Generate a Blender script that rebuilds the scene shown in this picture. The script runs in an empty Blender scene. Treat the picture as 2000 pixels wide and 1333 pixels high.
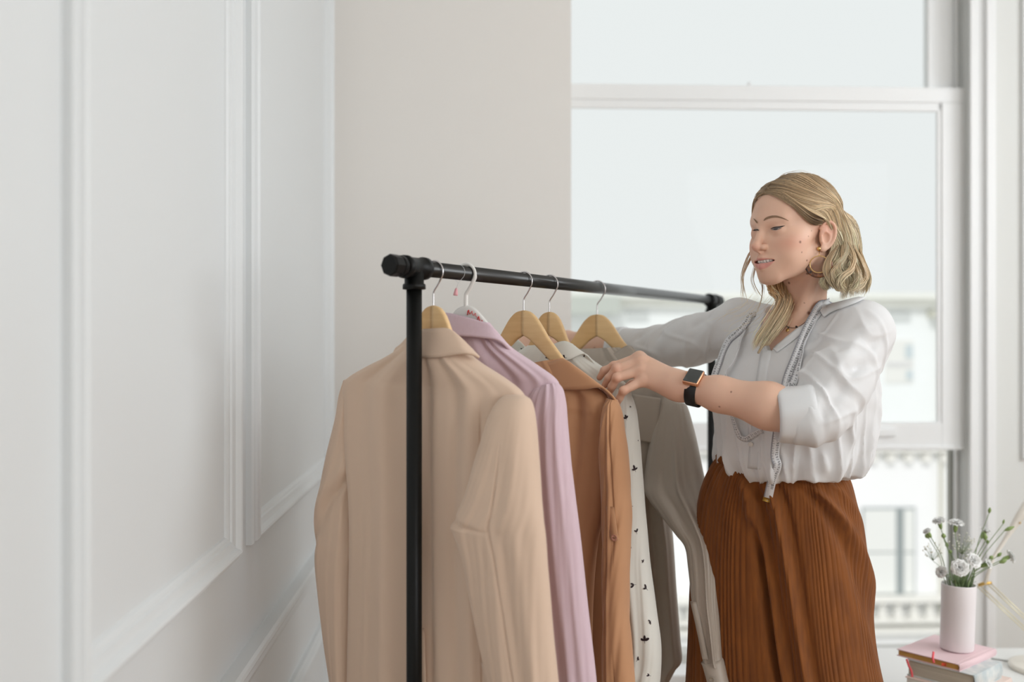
import bpy, bmesh, math, random
import numpy as np
from mathutils import Vector, Matrix
from mathutils.bvhtree import BVHTree

# ------------------------------------------------------------------ camera, sky, lights, exposure
SC = bpy.context.scene
COL = SC.collection
F = 35.0 / 36.0 * 2000.0          # focal length in pixels of the 2000 px frame
CAMZ = 1.34                       # camera height
TH = math.radians(2.5)            # the room is turned 2.5 degrees against the lens axis
CT, ST = math.cos(TH), math.sin(TH)

cam_d = bpy.data.cameras.new('camera')
cam = bpy.data.objects.new('camera', cam_d)
COL.objects.link(cam)
cam.location = (0, 0, CAMZ)
cam.rotation_euler = (math.pi / 2, 0, 0)
cam_d.lens = 35
cam_d.sensor_width = 36
cam_d.clip_start = 0.05
cam_d.clip_end = 300
cam_d.dof.use_dof = True
cam_d.dof.focus_distance = 2.03
cam_d.dof.aperture_fstop = 1.9
SC.camera = cam

W = bpy.data.worlds.new('overcast_sky')
SC.world = W
W.use_nodes = True
wn = W.node_tree
bg = wn.nodes['Background']
bg.inputs['Color'].default_value = (0.98, 0.997, 1.0, 1)
bg.inputs['Strength'].default_value = 0.89

def light(name, kind, loc, target, energy, color, size=None, size_y=None, portal=False):
    d = bpy.data.lights.new(name, kind)
    d.energy = energy
    d.color = color
    if kind == 'AREA':
        d.shape = 'RECTANGLE'
        d.size = size
        d.size_y = size_y
        if portal:
            d.cycles.is_portal = True
    o = bpy.data.objects.new(name, d)
    COL.objects.link(o)
    o.location = loc
    o.rotation_euler = (Vector(target) - Vector(loc)).to_track_quat('-Z', 'Y').to_euler()
    return o

def RR(u, v, z=0.0):              # room coordinates -> world
    return Vector((u * CT - v * ST, u * ST + v * CT, z))

sun = light('sun', 'SUN', (0, -5, 12), (3.0, 7, 2.0), 1.22, (1.0, 0.99, 0.985))
sun.data.angle = math.radians(6)
# daylight from another window on the right, and added fill light behind the camera
light('window_daylight_right', 'AREA', RR(3.75, 1.2, 2.0), RR(0.0, 1.4, 1.3), 76, (0.90, 0.955, 1.0), 2.0, 2.2)
light('fill_light_behind', 'AREA', RR(3.3, -1.95, 2.0), RR(1.3, 3.4, 1.3), 92, (0.92, 0.965, 1.0), 2.4, 2.0)
light('window_portal', 'AREA', RR(1.05, 3.80, 1.5), RR(1.05, 0, 1.5), 1, (1, 1, 1), 1.75, 2.7, portal=True)

SC.view_settings.view_transform = 'Standard'
SC.view_settings.look = 'None'
SC.view_settings.exposure = 0.0
SC.view_settings.gamma = 1.0
SC.view_settings.use_curve_mapping = False
SC.cycles.max_bounces = 8
SC.cycles.diffuse_bounces = 5
SC.cycles.transparent_max_bounces = 12
SC.cycles.use_denoising = True
# ------------------------------------------------------------------ helpers
rnd = random.Random(7)

def P(px, py, d):
    """the point at depth d that the lens images at pixel px, py"""
    return Vector(((px - 1000.0) / F * d, d, CAMZ - (py - 666.5) / F * d))

def lin(c):
    return tuple((x / 12.92 if x <= 0.04045 else ((x + 0.055) / 1.055) ** 2.4) for x in c)

def rgb(r, g, b):
    return lin((r / 255.0, g / 255.0, b / 255.0)) + (1.0,)

MATS = {}
def mat(name, color, rough=0.6, metal=0.0, bump=None, vary=None, sheen=0.0, spec=0.5, attr=None, sub=None, trans=0.0, coat=0.0):
    """bump=(kind, scale, strength[, distance]); vary=(scale, amount, second colour); attr: colour attribute multiplied in"""
    if name in MATS:
        return MATS[name]
    m = bpy.data.materials.new(name)
    MATS[name] = m
    m.use_nodes = True
    nt = m.node_tree
    b = nt.nodes['Principled BSDF']
    b.inputs['Base Color'].default_value = color
    b.inputs['Roughness'].default_value = rough
    b.inputs['Metallic'].default_value = metal
    b.inputs['Specular IOR Level'].default_value = spec
    if coat:
        b.inputs['Coat Weight'].default_value = coat
        b.inputs['Coat Roughness'].default_value = 0.16
    if sheen:
        b.inputs['Sheen Weight'].default_value = sheen
        b.inputs['Sheen Roughness'].default_value = 0.5
    if sub:
        b.inputs['Subsurface Weight'].default_value = sub[0]
        b.inputs['Subsurface Radius'].default_value = (1.0, 0.35, 0.2)
        b.inputs['Subsurface Scale'].default_value = sub[1]
    tc = nt.nodes.new('ShaderNodeTexCoord')
    src = None
    if vary:
        n = nt.nodes.new('ShaderNodeTexNoise')
        sc = vary[0]
        if isinstance(sc, tuple):
            mp = nt.nodes.new('ShaderNodeMapping')
            mp.inputs['Scale'].default_value = sc
            nt.links.new(tc.outputs['Object'], mp.inputs['Vector'])
            nt.links.new(mp.outputs['Vector'], n.inputs['Vector'])
            n.inputs['Scale'].default_value = 1.0
        else:
            nt.links.new(tc.outputs['Object'], n.inputs['Vector'])
            n.inputs['Scale'].default_value = sc
        n.inputs['Detail'].default_value = 4
        r = nt.nodes.new('ShaderNodeMapRange')
        r.inputs['From Min'].default_value = 0.35
        r.inputs['From Max'].default_value = 0.65
        r.inputs['To Max'].default_value = vary[1]
        nt.links.new(n.outputs['Fac'], r.inputs['Value'])
        mx = nt.nodes.new('ShaderNodeMix')
        mx.data_type = 'RGBA'
        mx.inputs[6].default_value = color
        mx.inputs[7].default_value = vary[2]
        nt.links.new(r.outputs['Result'], mx.inputs[0])
        src = mx.outputs[2]
    if attr:
        a = nt.nodes.new('ShaderNodeAttribute')
        a.attribute_name = attr
        if src is not None:
            mm = nt.nodes.new('ShaderNodeMix')
            mm.data_type = 'RGBA'
            mm.blend_type = 'MULTIPLY'
            mm.inputs[0].default_value = 1.0
            nt.links.new(a.outputs['Color'], mm.inputs[6])
            nt.links.new(src, mm.inputs[7])
            src = mm.outputs[2]
        else:
            src = a.outputs['Color']
    if src is not None:
        nt.links.new(src, b.inputs['Base Color'])
    if bump:
        kind, scale, strength = bump[:3]
        dist = bump[3] if len(bump) > 3 else 0.002
        if kind == 'weave':
            outs = []
            for axis in ('X', 'Z'):
                w = nt.nodes.new('ShaderNodeTexWave')
                w.bands_direction = axis
                w.inputs['Scale'].default_value = scale
                w.inputs['Distortion'].default_value = 1.2
                w.inputs['Detail'].default_value = 1
                nt.links.new(tc.outputs['Object'], w.inputs['Vector'])
                outs.append(w.outputs['Fac'])
            ad = nt.nodes.new('ShaderNodeMath')
            ad.operation = 'ADD'
            nt.links.new(outs[0], ad.inputs[0])
            nt.links.new(outs[1], ad.inputs[1])
            h = ad.outputs[0]
        else:
            n2 = nt.nodes.new('ShaderNodeTexNoise')
            n2.inputs['Scale'].default_value = scale
            n2.inputs['Detail'].default_value = 3
            nt.links.new(tc.outputs['Object'], n2.inputs['Vector'])
            h = n2.outputs['Fac']
        bp = nt.nodes.new('ShaderNodeBump')
        bp.inputs['Strength'].default_value = strength
        bp.inputs['Distance'].default_value = dist
        nt.links.new(h, bp.inputs['Height'])
        nt.links.new(bp.outputs['Normal'], b.inputs['Normal'])
    if trans:
        out = nt.nodes['Material Output']
        tl = nt.nodes.new('ShaderNodeBsdfTranslucent')
        tl.inputs['Color'].default_value = color
        if src is not None:
            nt.links.new(src, tl.inputs['Color'])
        ms = nt.nodes.new('ShaderNodeMixShader')
        ms.inputs[0].default_value = trans
        nt.links.new(b.outputs['BSDF'], ms.inputs[1])
        nt.links.new(tl.outputs['BSDF'], ms.inputs[2])
        nt.links.new(ms.outputs['Shader'], out.inputs['Surface'])
    return m

def glass_mat(name, tint=(0.97, 0.985, 0.98, 1), gloss=0.06):
    if name in MATS:
        return MATS[name]
    m = bpy.data.materials.new(name)
    MATS[name] = m
    m.use_nodes = True
    nt = m.node_tree
    nt.nodes.remove(nt.nodes['Principled BSDF'])
    out = nt.nodes['Material Output']
    t = nt.nodes.new('ShaderNodeBsdfTransparent')
    t.inputs['Color'].default_value = tint
    g = nt.nodes.new('ShaderNodeBsdfGlossy')
    g.inputs['Roughness'].default_value = 0.02
    fr = nt.nodes.new('ShaderNodeFresnel')
    fr.inputs['IOR'].default_value = 1.09
    ms = nt.nodes.new('ShaderNodeMixShader')
    nt.links.new(fr.outputs['Fac'], ms.inputs[0])
    nt.links.new(t.outputs['BSDF'], ms.inputs[1])
    nt.links.new(g.outputs['BSDF'], ms.inputs[2])
    nt.links.new(ms.outputs['Shader'], out.inputs['Surface'])
    return m

def tag(o, label=None, cat=None, group=None, kind=None):
    if label: o['label'] = label
    if cat: o['category'] = cat
    if group: o['group'] = group
    if kind: o['kind'] = kind
    return o

def empty(name, loc=(0, 0, 0), label=None, cat=None, group=None, kind=None):
    o = bpy.data.objects.new(name, None)
    o.empty_display_size = 0.05
    o.location = loc
    COL.objects.link(o)
    return tag(o, label, cat, group, kind)

def obj(name, verts, faces, m, parent=None, smooth=True, label=None, cat=None, group=None, kind=None, attrs=None):
    """verts in world coordinates; linked as one mesh object, origin moved to the parent's place"""
    me = bpy.data.meshes.new(name)
    off = Vector((0, 0, 0))
    if parent is not None:
        q = parent
        while q is not None:
            off += Vector(q.location)
            q = q.parent
    V = np.asarray([tuple(v) for v in verts] if not isinstance(verts, np.ndarray) else verts, dtype=np.float64) - np.array(off)
    if isinstance(faces, np.ndarray):
        nf, k = faces.shape
        me.vertices.add(len(V))
        me.vertices.foreach_set('co', V.astype(np.float32).ravel())
        me.loops.add(nf * k)
        me.loops.foreach_set('vertex_index', faces.astype(np.int32).ravel())
        me.polygons.add(nf)
        me.polygons.foreach_set('loop_start', np.arange(0, nf * k, k, dtype=np.int32))
        me.update(calc_edges=True)
        me.validate()
    else:
        me.from_pydata(V.tolist(), [], [tuple(f) for f in faces])
    if smooth:
        me.polygons.foreach_set('use_smooth', np.ones(len(me.polygons), dtype=bool))
    if attrs is not None:
        for an, arr in attrs.items():
            ca = me.color_attributes.new(an, 'FLOAT_COLOR', 'POINT')
            ca.data.foreach_set('color', np.asarray(arr, dtype=np.float32).ravel())
    if m is not None:
        for q in (m if isinstance(m, (list, tuple)) else [m]):
            me.materials.append(q)
    o = bpy.data.objects.new(name, me)
    COL.objects.link(o)
    o.parent = parent
    return tag(o, label, cat, group, kind)

def copy_tree(o, parent=None):
    c = o.copy()
    COL.objects.link(c)
    c.parent = parent
    for ch in list(o.children):
        copy_tree(ch, c)
    return c

class MB:
    """collects pieces of one mesh"""
    def __init__(s):
        s.v, s.f = [], []
    def add(s, v, f):
        n = len(s.v)
        s.v.extend([Vector(q) for q in v])
        s.f.extend([tuple(i + n for i in q) for q in f])
        return s
    def box(s, x0, x1, y0, y1, z0, z1, T=None, bev=0.0):
        bm = bmesh.new()
        r = bmesh.ops.create_cube(bm, size=1.0)
        for v in bm.verts:
            v.co = Vector((x0 + (v.co.x + .5) * (x1 - x0), y0 + (v.co.y + .5) * (y1 - y0), z0 + (v.co.z + .5) * (z1 - z0)))
        if bev:
            bmesh.ops.bevel(bm, geom=list(bm.edges), offset=bev, segments=2, affect='EDGES', profile=0.6)
        bm.verts.index_update()
        vv = [T(v.co) if T else v.co.copy() for v in bm.verts]
        ff = [[v.index for v in f.verts] for f in bm.faces]
        bm.free()
        return s.add(vv, ff)
    def obj(s, name, m, parent=None, **k):
        return obj(name, s.v, s.f, m, parent, **k)

def RT(v):                       # room-coordinates vector -> world
    return RR(v[0], v[1], v[2])

def room_box(name, u0, u1, v0, v1, z0, z1, m, parent=None, bev=0.0, **k):
    return MB().box(u0, u1, v0, v1, z0, z1, RT, bev).obj(name, m, parent, smooth=False, **k)

def smooth_path(pts, n):
    """Catmull-Rom through pts (any dimension), n samples"""
    A = np.asarray([list(p) for p in pts], dtype=float)
    if len(A) == 2:
        t = np.linspace(0, 1, n)[:, None]
        return A[0] * (1 - t) + A[1] * t
    B = np.vstack([2 * A[0] - A[1], A, 2 * A[-1] - A[-2]])
    m = len(A) - 1
    u = np.linspace(0, m, n)
    i = np.minimum(u.astype(int), m - 1)
    t = (u - i)[:, None]
    p0, p1, p2, p3 = B[i], B[i + 1], B[i + 2], B[i + 3]
    return 0.5 * (2 * p1 + (p2 - p0) * t + (2 * p0 - 5 * p1 + 4 * p2 - p3) * t ** 2 + (3 * p1 - p0 - 3 * p2 + p3) * t ** 3)

def mono(xs, ys, x):
    """monotone cubic interpolation"""
    xs = np.asarray(xs, float); ys = np.asarray(ys, float); x = np.asarray(x, float)
    h = np.diff(xs); d = np.diff(ys) / h
    m = np.zeros(len(xs)); m[0] = d[0]; m[-1] = d[-1]
    for k in range(1, len(xs) - 1):
        m[k] = 0 if d[k - 1] * d[k] <= 0 else 2 * d[k - 1] * d[k] / (d[k - 1] + d[k])
    i = np.clip(np.searchsorted(xs, x) - 1, 0, len(h) - 1)
    t = np.clip((x - xs[i]) / h[i], 0, 1)
    return ((2 * t ** 3 - 3 * t ** 2 + 1) * ys[i] + (t ** 3 - 2 * t ** 2 + t) * h[i] * m[i] +
            (-2 * t ** 3 + 3 * t ** 2) * ys[i + 1] + (t ** 3 - t ** 2) * h[i] * m[i + 1])

def grid_faces(rows, cols, wrap=True, flip=False):
    i = np.arange(rows - 1)[:, None]
    c = cols if wrap else cols - 1
    j = np.arange(c)[None, :]
    j2 = (j + 1) % cols
    a = i * cols + j; b = i * cols + j2; cc = (i + 1) * cols + j2; d = (i + 1) * cols + j
    q = np.stack([a, b, cc, d] if not flip else [d, cc, b, a], -1)
    return q.reshape(-1, 4)

def frames(path):
    """parallel transport frames along path (n,3)"""
    p = np.asarray(path, float)
    t = np.gradient(p, axis=0)
    t /= np.linalg.norm(t, axis=1)[:, None] + 1e-12
    ref = np.array([0, 0, 1.0]) if abs(t[0][2]) < 0.9 else np.array([1.0, 0, 0])
    a = np.cross(t[0], ref); a /= np.linalg.norm(a)
    A = [a]
    for k in range(1, len(p)):
        a = A[-1] - t[k] * np.dot(A[-1], t[k])
        a /= np.linalg.norm(a) + 1e-12
        A.append(a)
    A = np.array(A)
    return t, A, np.cross(t, A)

def tube(path, r, n=12, cap=True):
    p = np.asarray([list(q) for q in path], float)
    t, A, B = frames(p)
    r = np.broadcast_to(np.asarray(r, float), (len(p),))
    th = np.linspace(0, 2 * np.pi, n, endpoint=False)
    V = p[:, None, :] + r[:, None, None] * (np.cos(th)[None, :, None] * A[:, None, :] + np.sin(th)[None, :, None] * B[:, None, :])
    V = V.reshape(-1, 3)
    f = [tuple(x) for x in grid_faces(len(p), n)]
    if cap:
        f.append(tuple(range(n))[::-1])
        f.append(tuple(range(len(V) - n, len(V))))
    return [Vector(v) for v in V], f

def lathe(axis_pt, axis_dir, prof, n=24, cap=True):
    """prof: list of (distance along axis, radius)"""
    ax = Vector(axis_dir).normalized()
    pts = [Vector(axis_pt) + ax * a for a, r in prof]
    ref = Vector((0, 0, 1)) if abs(ax.z) < 0.9 else Vector((1, 0, 0))
    e1 = ax.cross(ref).normalized(); e2 = ax.cross(e1)
    V = []
    for (a, r), c in zip(prof, pts):
        for k in range(n):
            th = 2 * math.pi * k / n
            V.append(c + (e1 * math.cos(th) + e2 * math.sin(th)) * r)
    f = [tuple(x) for x in grid_faces(len(prof), n)]
    if cap:
        f.append(tuple(range(n))[::-1]); f.append(tuple(range(len(V) - n, len(V))))
    return V, f

def ball(c, r, n=12, sc=(1, 1, 1)):
    V, f = [], []
    m = max(6, n // 2 + 2)
    for i in range(1, m):
        a = math.pi * i / m
        for k in range(n):
            b = 2 * math.pi * k / n
            V.append(Vector(c) + Vector((math.sin(a) * math.cos(b) * sc[0], math.sin(a) * math.sin(b) * sc[1], math.cos(a) * sc[2])) * r)
    f = [tuple(x) for x in grid_faces(m - 1, n, flip=True)]
    V.append(Vector(c) + Vector((0, 0, r * sc[2]))); V.append(Vector(c) - Vector((0, 0, r * sc[2])))
    a, b = len(V) - 2, len(V) - 1
    for k in range(n):
        f.append((a, k, (k + 1) % n)); f.append((b, (m - 2) * n + (k + 1) % n, (m - 2) * n + k))
    return V, f

# ---- signed distance modelling: prims blended smoothly, meshed with sparse surface nets
def smin(a, b, k):
    h = np.clip(0.5 + 0.5 * (b - a) / k, 0, 1)
    return b * (1 - h) + a * h - k * h * (1 - h)

class SDF:
    def __init__(s):
        s.pr = []
        s.post = []
    def _add(s, fn, c, R, k, op):
        s.pr.append((fn, np.asarray(c, float), R, k, op))
        return s
    def cone(s, a, b, ra, rb, k=0.02, op='u'):
        a = np.asarray(list(a), float); b = np.asarray(list(b), float)
        ba = b - a; L2 = ba @ ba
        def fn(p):
            q = p - a
            t = np.clip(q @ ba / L2, 0, 1)
            return np.linalg.norm(q - t[:, None] * ba, axis=1) - (ra + t * (rb - ra))
        return s._add(fn, (a + b) / 2, math.sqrt(L2) / 2 + max(ra, rb), k, op)
    def ell(s, c, r, M=None, k=0.02, op='u'):
        c = np.asarray(list(c), float); r = np.asarray(r, float)
        Mx = None if M is None else np.asarray(M, float)
        def fn(p):
            q = p - c
            if Mx is not None:
                q = q @ Mx
            k0 = np.linalg.norm(q / r, axis=1); k1 = np.linalg.norm(q / (r * r), axis=1) + 1e-9
            return k0 * (k0 - 1) / k1
        return s._add(fn, c, r.max(), k, op)
    def raw(s, fn, c, R, k=0.02, op='u'):
        return s._add(fn, c, R, k, op)
    def ev(s, p):
        lo, hi = p.min(0), p.max(0)
        c = (lo + hi) / 2; R = np.linalg.norm(hi - lo) / 2
        d = np.full(len(p), 0.12)
        for fn, pc, pR, k, op in s.pr:
            if np.linalg.norm(pc - c) > R + pR + k + 0.06:
                continue
            e = fn(p)
            if op == 'u':
                d = smin(d, e, k)
            else:
                d = -smin(-d, e, k)
        for fn in s.post:
            d = fn(p, d)
        return d

def sdf_mesh(S, lo, hi, h, c=8, margin=1.25):
    lo = np.asarray(lo, float); hi = np.asarray(hi, float)
    nb = np.ceil((hi - lo) / (h * c)).astype(int)
    bi = np.stack(np.meshgrid(*[np.arange(n) for n in nb], indexing='ij'), -1).reshape(-1, 3)
    cen = lo + (bi + 0.5) * h * c
    d = np.empty(len(cen))
    key = (bi // 6); kk = (key[:, 0] * 1000 + key[:, 1]) * 1000 + key[:, 2]
    order = np.argsort(kk, kind='stable')
    bi, cen, kk = bi[order], cen[order], kk[order]
    cuts = np.flatnonzero(np.diff(kk)) + 1
    for seg in np.split(np.arange(len(kk)), cuts):
        d[seg] = S.ev(cen[seg])
    keep = np.abs(d) < 0.5 * math.sqrt(3) * c * h * margin + h
    bi = bi[keep]; kk = kk[keep]
    n1 = c + 1
    off = np.stack(np.meshgrid(*[np.arange(n1)] * 3, indexing='ij'), -1).reshape(-1, 3)
    N = nb * c + 2
    def gk(ix):
        return (ix[..., 0].astype(np.int64) * N[1] + ix[..., 1]) * N[2] + ix[..., 2]
    keys, verts, quads = [], [], []
    cuts = np.flatnonzero(np.diff(kk)) + 1
    for seg in np.split(np.arange(len(kk)), cuts):
        if len(seg) == 0:
            continue
        for s0 in range(0, len(seg), 96):
            b = bi[seg[s0:s0 + 96]]
            g = b[:, None, :] * c + off[None]
            val = S.ev((lo + g * h).reshape(-1, 3)).reshape(len(b), n1, n1, n1)
            ins = val < 0
            # cells
            cn = np.zeros((len(b), c, c, c), int)
            for dx in (0, 1):
                for dy in (0, 1):
                    for dz in (0, 1):
                        cn += ins[:, dx:dx + c, dy:dy + c, dz:dz + c]
            act = (cn > 0) & (cn < 8)
            w = np.argwhere(act)
            if len(w) == 0:
                continue
            acc = np.zeros((len(w), 3)); cnt = np.zeros(len(w))
            B0, I, J, K = w.T
            for ax in range(3):
                o1, o2 = [a for a in range(3) if a != ax]
                for e1 in (0, 1):
                    for e2 in (0, 1):
                        oa = [0, 0, 0]; oa[o1] = e1; oa[o2] = e2
                        ob = list(oa); ob[ax] = 1
                        va = val[B0, I + oa[0], J + oa[1], K + oa[2]]; vb = val[B0, I + ob[0], J + ob[1], K + ob[2]]
                        cr = (va < 0) != (vb < 0)
                        t = np.where(cr, va / np.where(va == vb, 1, va - vb), 0)
                        pt = np.tile(np.array(oa, float), (len(w), 1)); pt[:, ax] += t
                        acc += pt * cr[:, None]; cnt += cr
            ci = b[B0] * c + np.stack([I, J, K], 1)
            verts.append(lo + (ci + acc / np.maximum(cnt, 1)[:, None]) * h)
            keys.append(gk(ci))
            for ax in range(3):
                o1, o2 = [(1, 2), (2, 0), (0, 1)][ax]
                va = ins[:, :c, :c, :c]
                sl = [slice(None)] + [slice(0, c)] * 3; sl[ax + 1] = slice(1, c + 1)
                vb = ins[tuple(sl)]
                e = np.argwhere(va != vb)
                if len(e) == 0:
                    continue
                gi = b[e[:, 0]] * c + e[:, 1:]
                inside = va[tuple(e.T)]
                d1 = np.zeros(3, int); d1[o1] = 1
                d2 = np.zeros(3, int); d2[o2] = 1
                q = np.stack([gk(gi - d1 - d2), gk(gi - d2), gk(gi), gk(gi - d1)], 1)
                q[~inside] = q[~inside][:, ::-1]
                quads.append(q)
    K = np.concatenate(keys); V = np.concatenate(verts); Q = np.concatenate(quads)
    o = np.argsort(K); K = K[o]; V = V[o]
    ix = np.searchsorted(K, Q); ix = np.minimum(ix, len(K) - 1)
    ok = (K[ix] == Q).all(1)
    return V, ix[ok]

def bvh_of(V, Fq):
    return BVHTree.FromPolygons([Vector(v) for v in V], [tuple(int(i) for i in f) for f in Fq], all_triangles=False)

CAMP = Vector((0, 0, CAMZ))
def hit(bvhs, px, py, lift=0.0, dmin=0.0):
    """where the line of sight through a pixel meets the nearest of the given surfaces"""
    dr = (P(px, py, 1.0) - CAMP).normalized()
    best = None
    for b in (bvhs if isinstance(bvhs, (list, tuple)) else [bvhs]):
        h = b.ray_cast(CAMP + dr * dmin, dr)
        if h[0] is not None and (best is None or h[3] < best[1]):
            best = (h[0], h[3], h[1])
    if best is None:
        return None, None
    n = best[2]
    if n.dot(dr) > 0:
        n = -n
    return best[0] + n * lift, n

def ribbon(path, wid, nrm, thick=0.0006):
    """flat band along path (list of Vectors), half-width vectors given"""
    V, f = [], []
    for p, w, n in zip(path, wid, nrm):
        V += [p - w + n * thick, p + w + n * thick, p + w - n * thick, p - w - n * thick]
    m = len(path)
    for i in range(m - 1):
        for k in range(4):
            f.append((i * 4 + k, i * 4 + (k + 1) % 4, (i + 1) * 4 + (k + 1) % 4, (i + 1) * 4 + k))
    f.append((0, 1, 2, 3)); f.append((4 * m - 1, 4 * m - 2, 4 * m - 3, 4 * m - 4))
    return V, f
# ------------------------------------------------------------------ the room
M_WALL = mat('painted_panelling', rgb(222, 225, 226), 0.42, bump=('noise', 55, 0.05, 0.002))
M_PLASTER = mat('plaster_paint', rgb(234, 230, 225), 0.75, bump=('noise', 60, 0.08, 0.002))
M_TRIM = mat('white_trim_paint', rgb(242, 243, 243), 0.38, bump=('noise', 40, 0.04, 0.002))
M_FLOOR = mat('oak_floor', rgb(158, 128, 98), 0.45, vary=((4, 40, 4), 0.6, rgb(138, 106, 76)))
M_CEIL = mat('ceiling_paint', rgb(240, 238, 234), 0.9, bump=('noise', 80, 0.03, 0.002))
M_GLASS = glass_mat('window_glass')
WL = -0.468       # left wall plane
VP_ = 3.374       # pier face
VW = 3.62         # window wall plane
ZC = 3.35

def uvz(px, py, v):
    a = (px - 1000) / F
    Y = v / (CT - ST * a)
    X = a * Y
    return X * CT + Y * ST, CAMZ - (py - 666.5) / F * Y

def S_(o, label):
    o['kind'] = 'structure'
    o['label'] = label
    return o

fl = empty('floor'); S_(fl, 'oak plank floor of the room')
u = WL - 0.1
k = 0
pl = None
while u < 4.0:
    if pl is None:
        pl = MB().box(0, 0.118, -2.3, VW + 0.14, -0.03, 0.0, RT, 0.0015).obj('plank', M_FLOOR, fl, smooth=False)
    else:
        q = pl.copy(); COL.objects.link(q); q.parent = fl
        q.location = RR(u - (WL - 0.1), 0)
    u += 0.12
pl.parent.location = RR(WL - 0.1, 0)

S_(room_box('ceiling', WL - 0.2, 4.0, -2.3, VW + 0.14, ZC, ZC + 0.2, M_CEIL), 'plain white ceiling')
S_(room_box('wall_left', WL - 0.15, WL, -2.3, VW + 0.14, 0, ZC, M_WALL), 'white panelled wall along the left side')
S_(room_box('wall_right', 3.85, 4.0, -2.3, VW + 0.14, 0, ZC, M_PLASTER), 'plain wall on the right side')
S_(room_box('wall_front', WL, 4.0, -2.45, -2.3, 0, ZC, M_PLASTER), 'plain wall behind the viewer')

# wall_back: the pier at the left of the window, and the window wall around the opening
uP = uvz(1115.5, 600, VP_)[0]
uR = uvz(1896, 600, VW)[0]
ZT = 3.02
wb = MB()
wb.box(WL, uP, VP_, VW + 0.14, 0, ZC, RT, 0.0)
wb.box(uP, uR, VW, VW + 0.14, ZT, ZC, RT)
wb.box(uR, 3.85, VW, VW + 0.14, 0, ZC, RT)
wb.box(uP, uR, VW, VW + 0.14, 0, 0.10, RT)
wbo = wb.obj('wall_back', [M_PLASTER, mat('white_wall_paint', rgb(226, 227, 224), 0.6, bump=('noise', 60, 0.05, 0.002))], smooth=False)
for p_ in list(wbo.data.polygons)[6:]:
    p_.material_index = 1
S_(wbo, 'warm white plaster wall beside and around the window')

def moulding_frame(name, v0, v1, z0, z1, prof, label):
    """mitred rectangular moulding on the left wall; prof: (inset from outer edge, projection)"""
    V, f = [], []
    n = len(prof)
    for (cv, cz, sv, sz) in ((v0, z0, 1, 1), (v1, z0, -1, 1), (v1, z1, -1, -1), (v0, z1, 1, -1)):
        for a, p in prof:
            V.append(RR(WL + p, cv + sv * a, cz + sz * a))
    for c in range(4):
        d = (c + 1) % 4
        for i in range(n - 1):
            f.append((c * n + i, d * n + i, d * n + i + 1, c * n + i + 1))
    o = obj(name, V, f, M_TRIM_WALL, None, smooth=False)
    return S_(o, label)

M_TRIM_WALL = M_WALL
PROF = [(0, -.002), (0, .012), (.003, .017), (.007, .018), (.009, .023), (.013, .027), (.018, .028), (.022, .026), (.026, .020), (.028, .0165), (.034, .0145), (.041, .013), (.043, .009), (.048, .0075), (.052, .004), (.054, -.002)]
moulding_frame('trim_1', 0.05, 0.95, CAMZ - 0.43, 3.05, PROF, 'panel moulding on the left wall nearest the viewer')
moulding_frame('trim_2', 1.167, 1.982, CAMZ - 0.43, 3.05, PROF, 'tall blurred panel moulding on the left wall')
moulding_frame('trim_3', 2.116, 3.31, CAMZ - 0.43, 3.05, PROF, 'tall panel moulding on the left wall nearest the corner')
moulding_frame('trim_4', 1.167, 1.982, 0.16, CAMZ - 0.889, PROF, 'low panel moulding under the chair rail')
moulding_frame('trim_5', 2.116, 3.31, 0.16, CAMZ - 0.889, PROF, 'low panel moulding under the chair rail nearest the corner')
moulding_frame('trim_8', 0.05, 0.95, 0.16, CAMZ - 0.889, PROF, 'low panel moulding nearest the viewer')

def wall_run(name, v0, v1, prof, label, m=None):
    """prof: (z, projection) swept along the left wall"""
    V, f = [], []
    n = len(prof)
    for v in (v0, v1):
        for z, p in prof:
            V.append(RR(WL + p, v, z))
    for i in range(n - 1):
        f.append((i, i + 1, n + i + 1, n + i))
    f.append(tuple(range(n))); f.append(tuple(range(n, 2 * n))[::-1])
    return S_(obj(name, V, f, m or M_TRIM_WALL, smooth=False), label)

zt = CAMZ - 0.640
wall_run('trim_6', -2.3, VP_, [(zt, -.002), (zt, .030), (zt - .004, .036), (zt - .012, .038), (zt - .018, .034), (zt - .022, .026), (zt - .036, .024), (zt - .040, .018), (zt - .052, .021), (zt - .060, .016), (zt - .066, .010), (zt - .079, .008), (zt - .08, -.002)], 'moulded white chair rail along the left wall')
wall_run('baseboard_left', -2.3, VP_, [(0, -.002), (0, .018), (.10, .018), (.115, .010), (.13, .006), (.13, -.002)], 'white baseboard of the left wall')

# ---------------- window_1: a tall double-hung sash window
win = empty('window_1'); S_(win, 'tall white double hung sash window with bright daylight outside')
def wpart(name, m=M_TRIM, parent=win):
    return lambda mb: mb.obj(name, m, parent, smooth=False)
uL = uP - 0.22
VL0, VL1 = 3.665, 3.705       # lower sash
VU0, VU1 = 3.715, 3.755       # upper sash
ug = uvz(1812, 100, VU0)[0]   # upper sash glass edge
us = uvz(1862, 100, VU0)[0]
lg = uvz(1840, 500, VL0)[0]   # lower sash
ls = uvz(1890, 500, VL0)[0]
z_m0 = uvz(1500, 167, VL0)[1]; z_m1 = uvz(1500, 197, VL0)[1]; z_m2 = uvz(1500, 214, VL0)[1]
z_b0 = uvz(1780, 826, VL0)[1]; z_b1 = uvz(1780, 880, VL0)[1]
usash = MB().box(uL, ug, VU0, VU1, z_m1, z_m0 - 0.004, RT, 0.003).box(ug, us, VU0, VU1, z_m1, ZT - .07, RT, 0.003).box(uL, us, VU0, VU1, ZT - 0.07, ZT, RT, 0.003)
usash = wpart('upper_sash')(usash)
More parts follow.
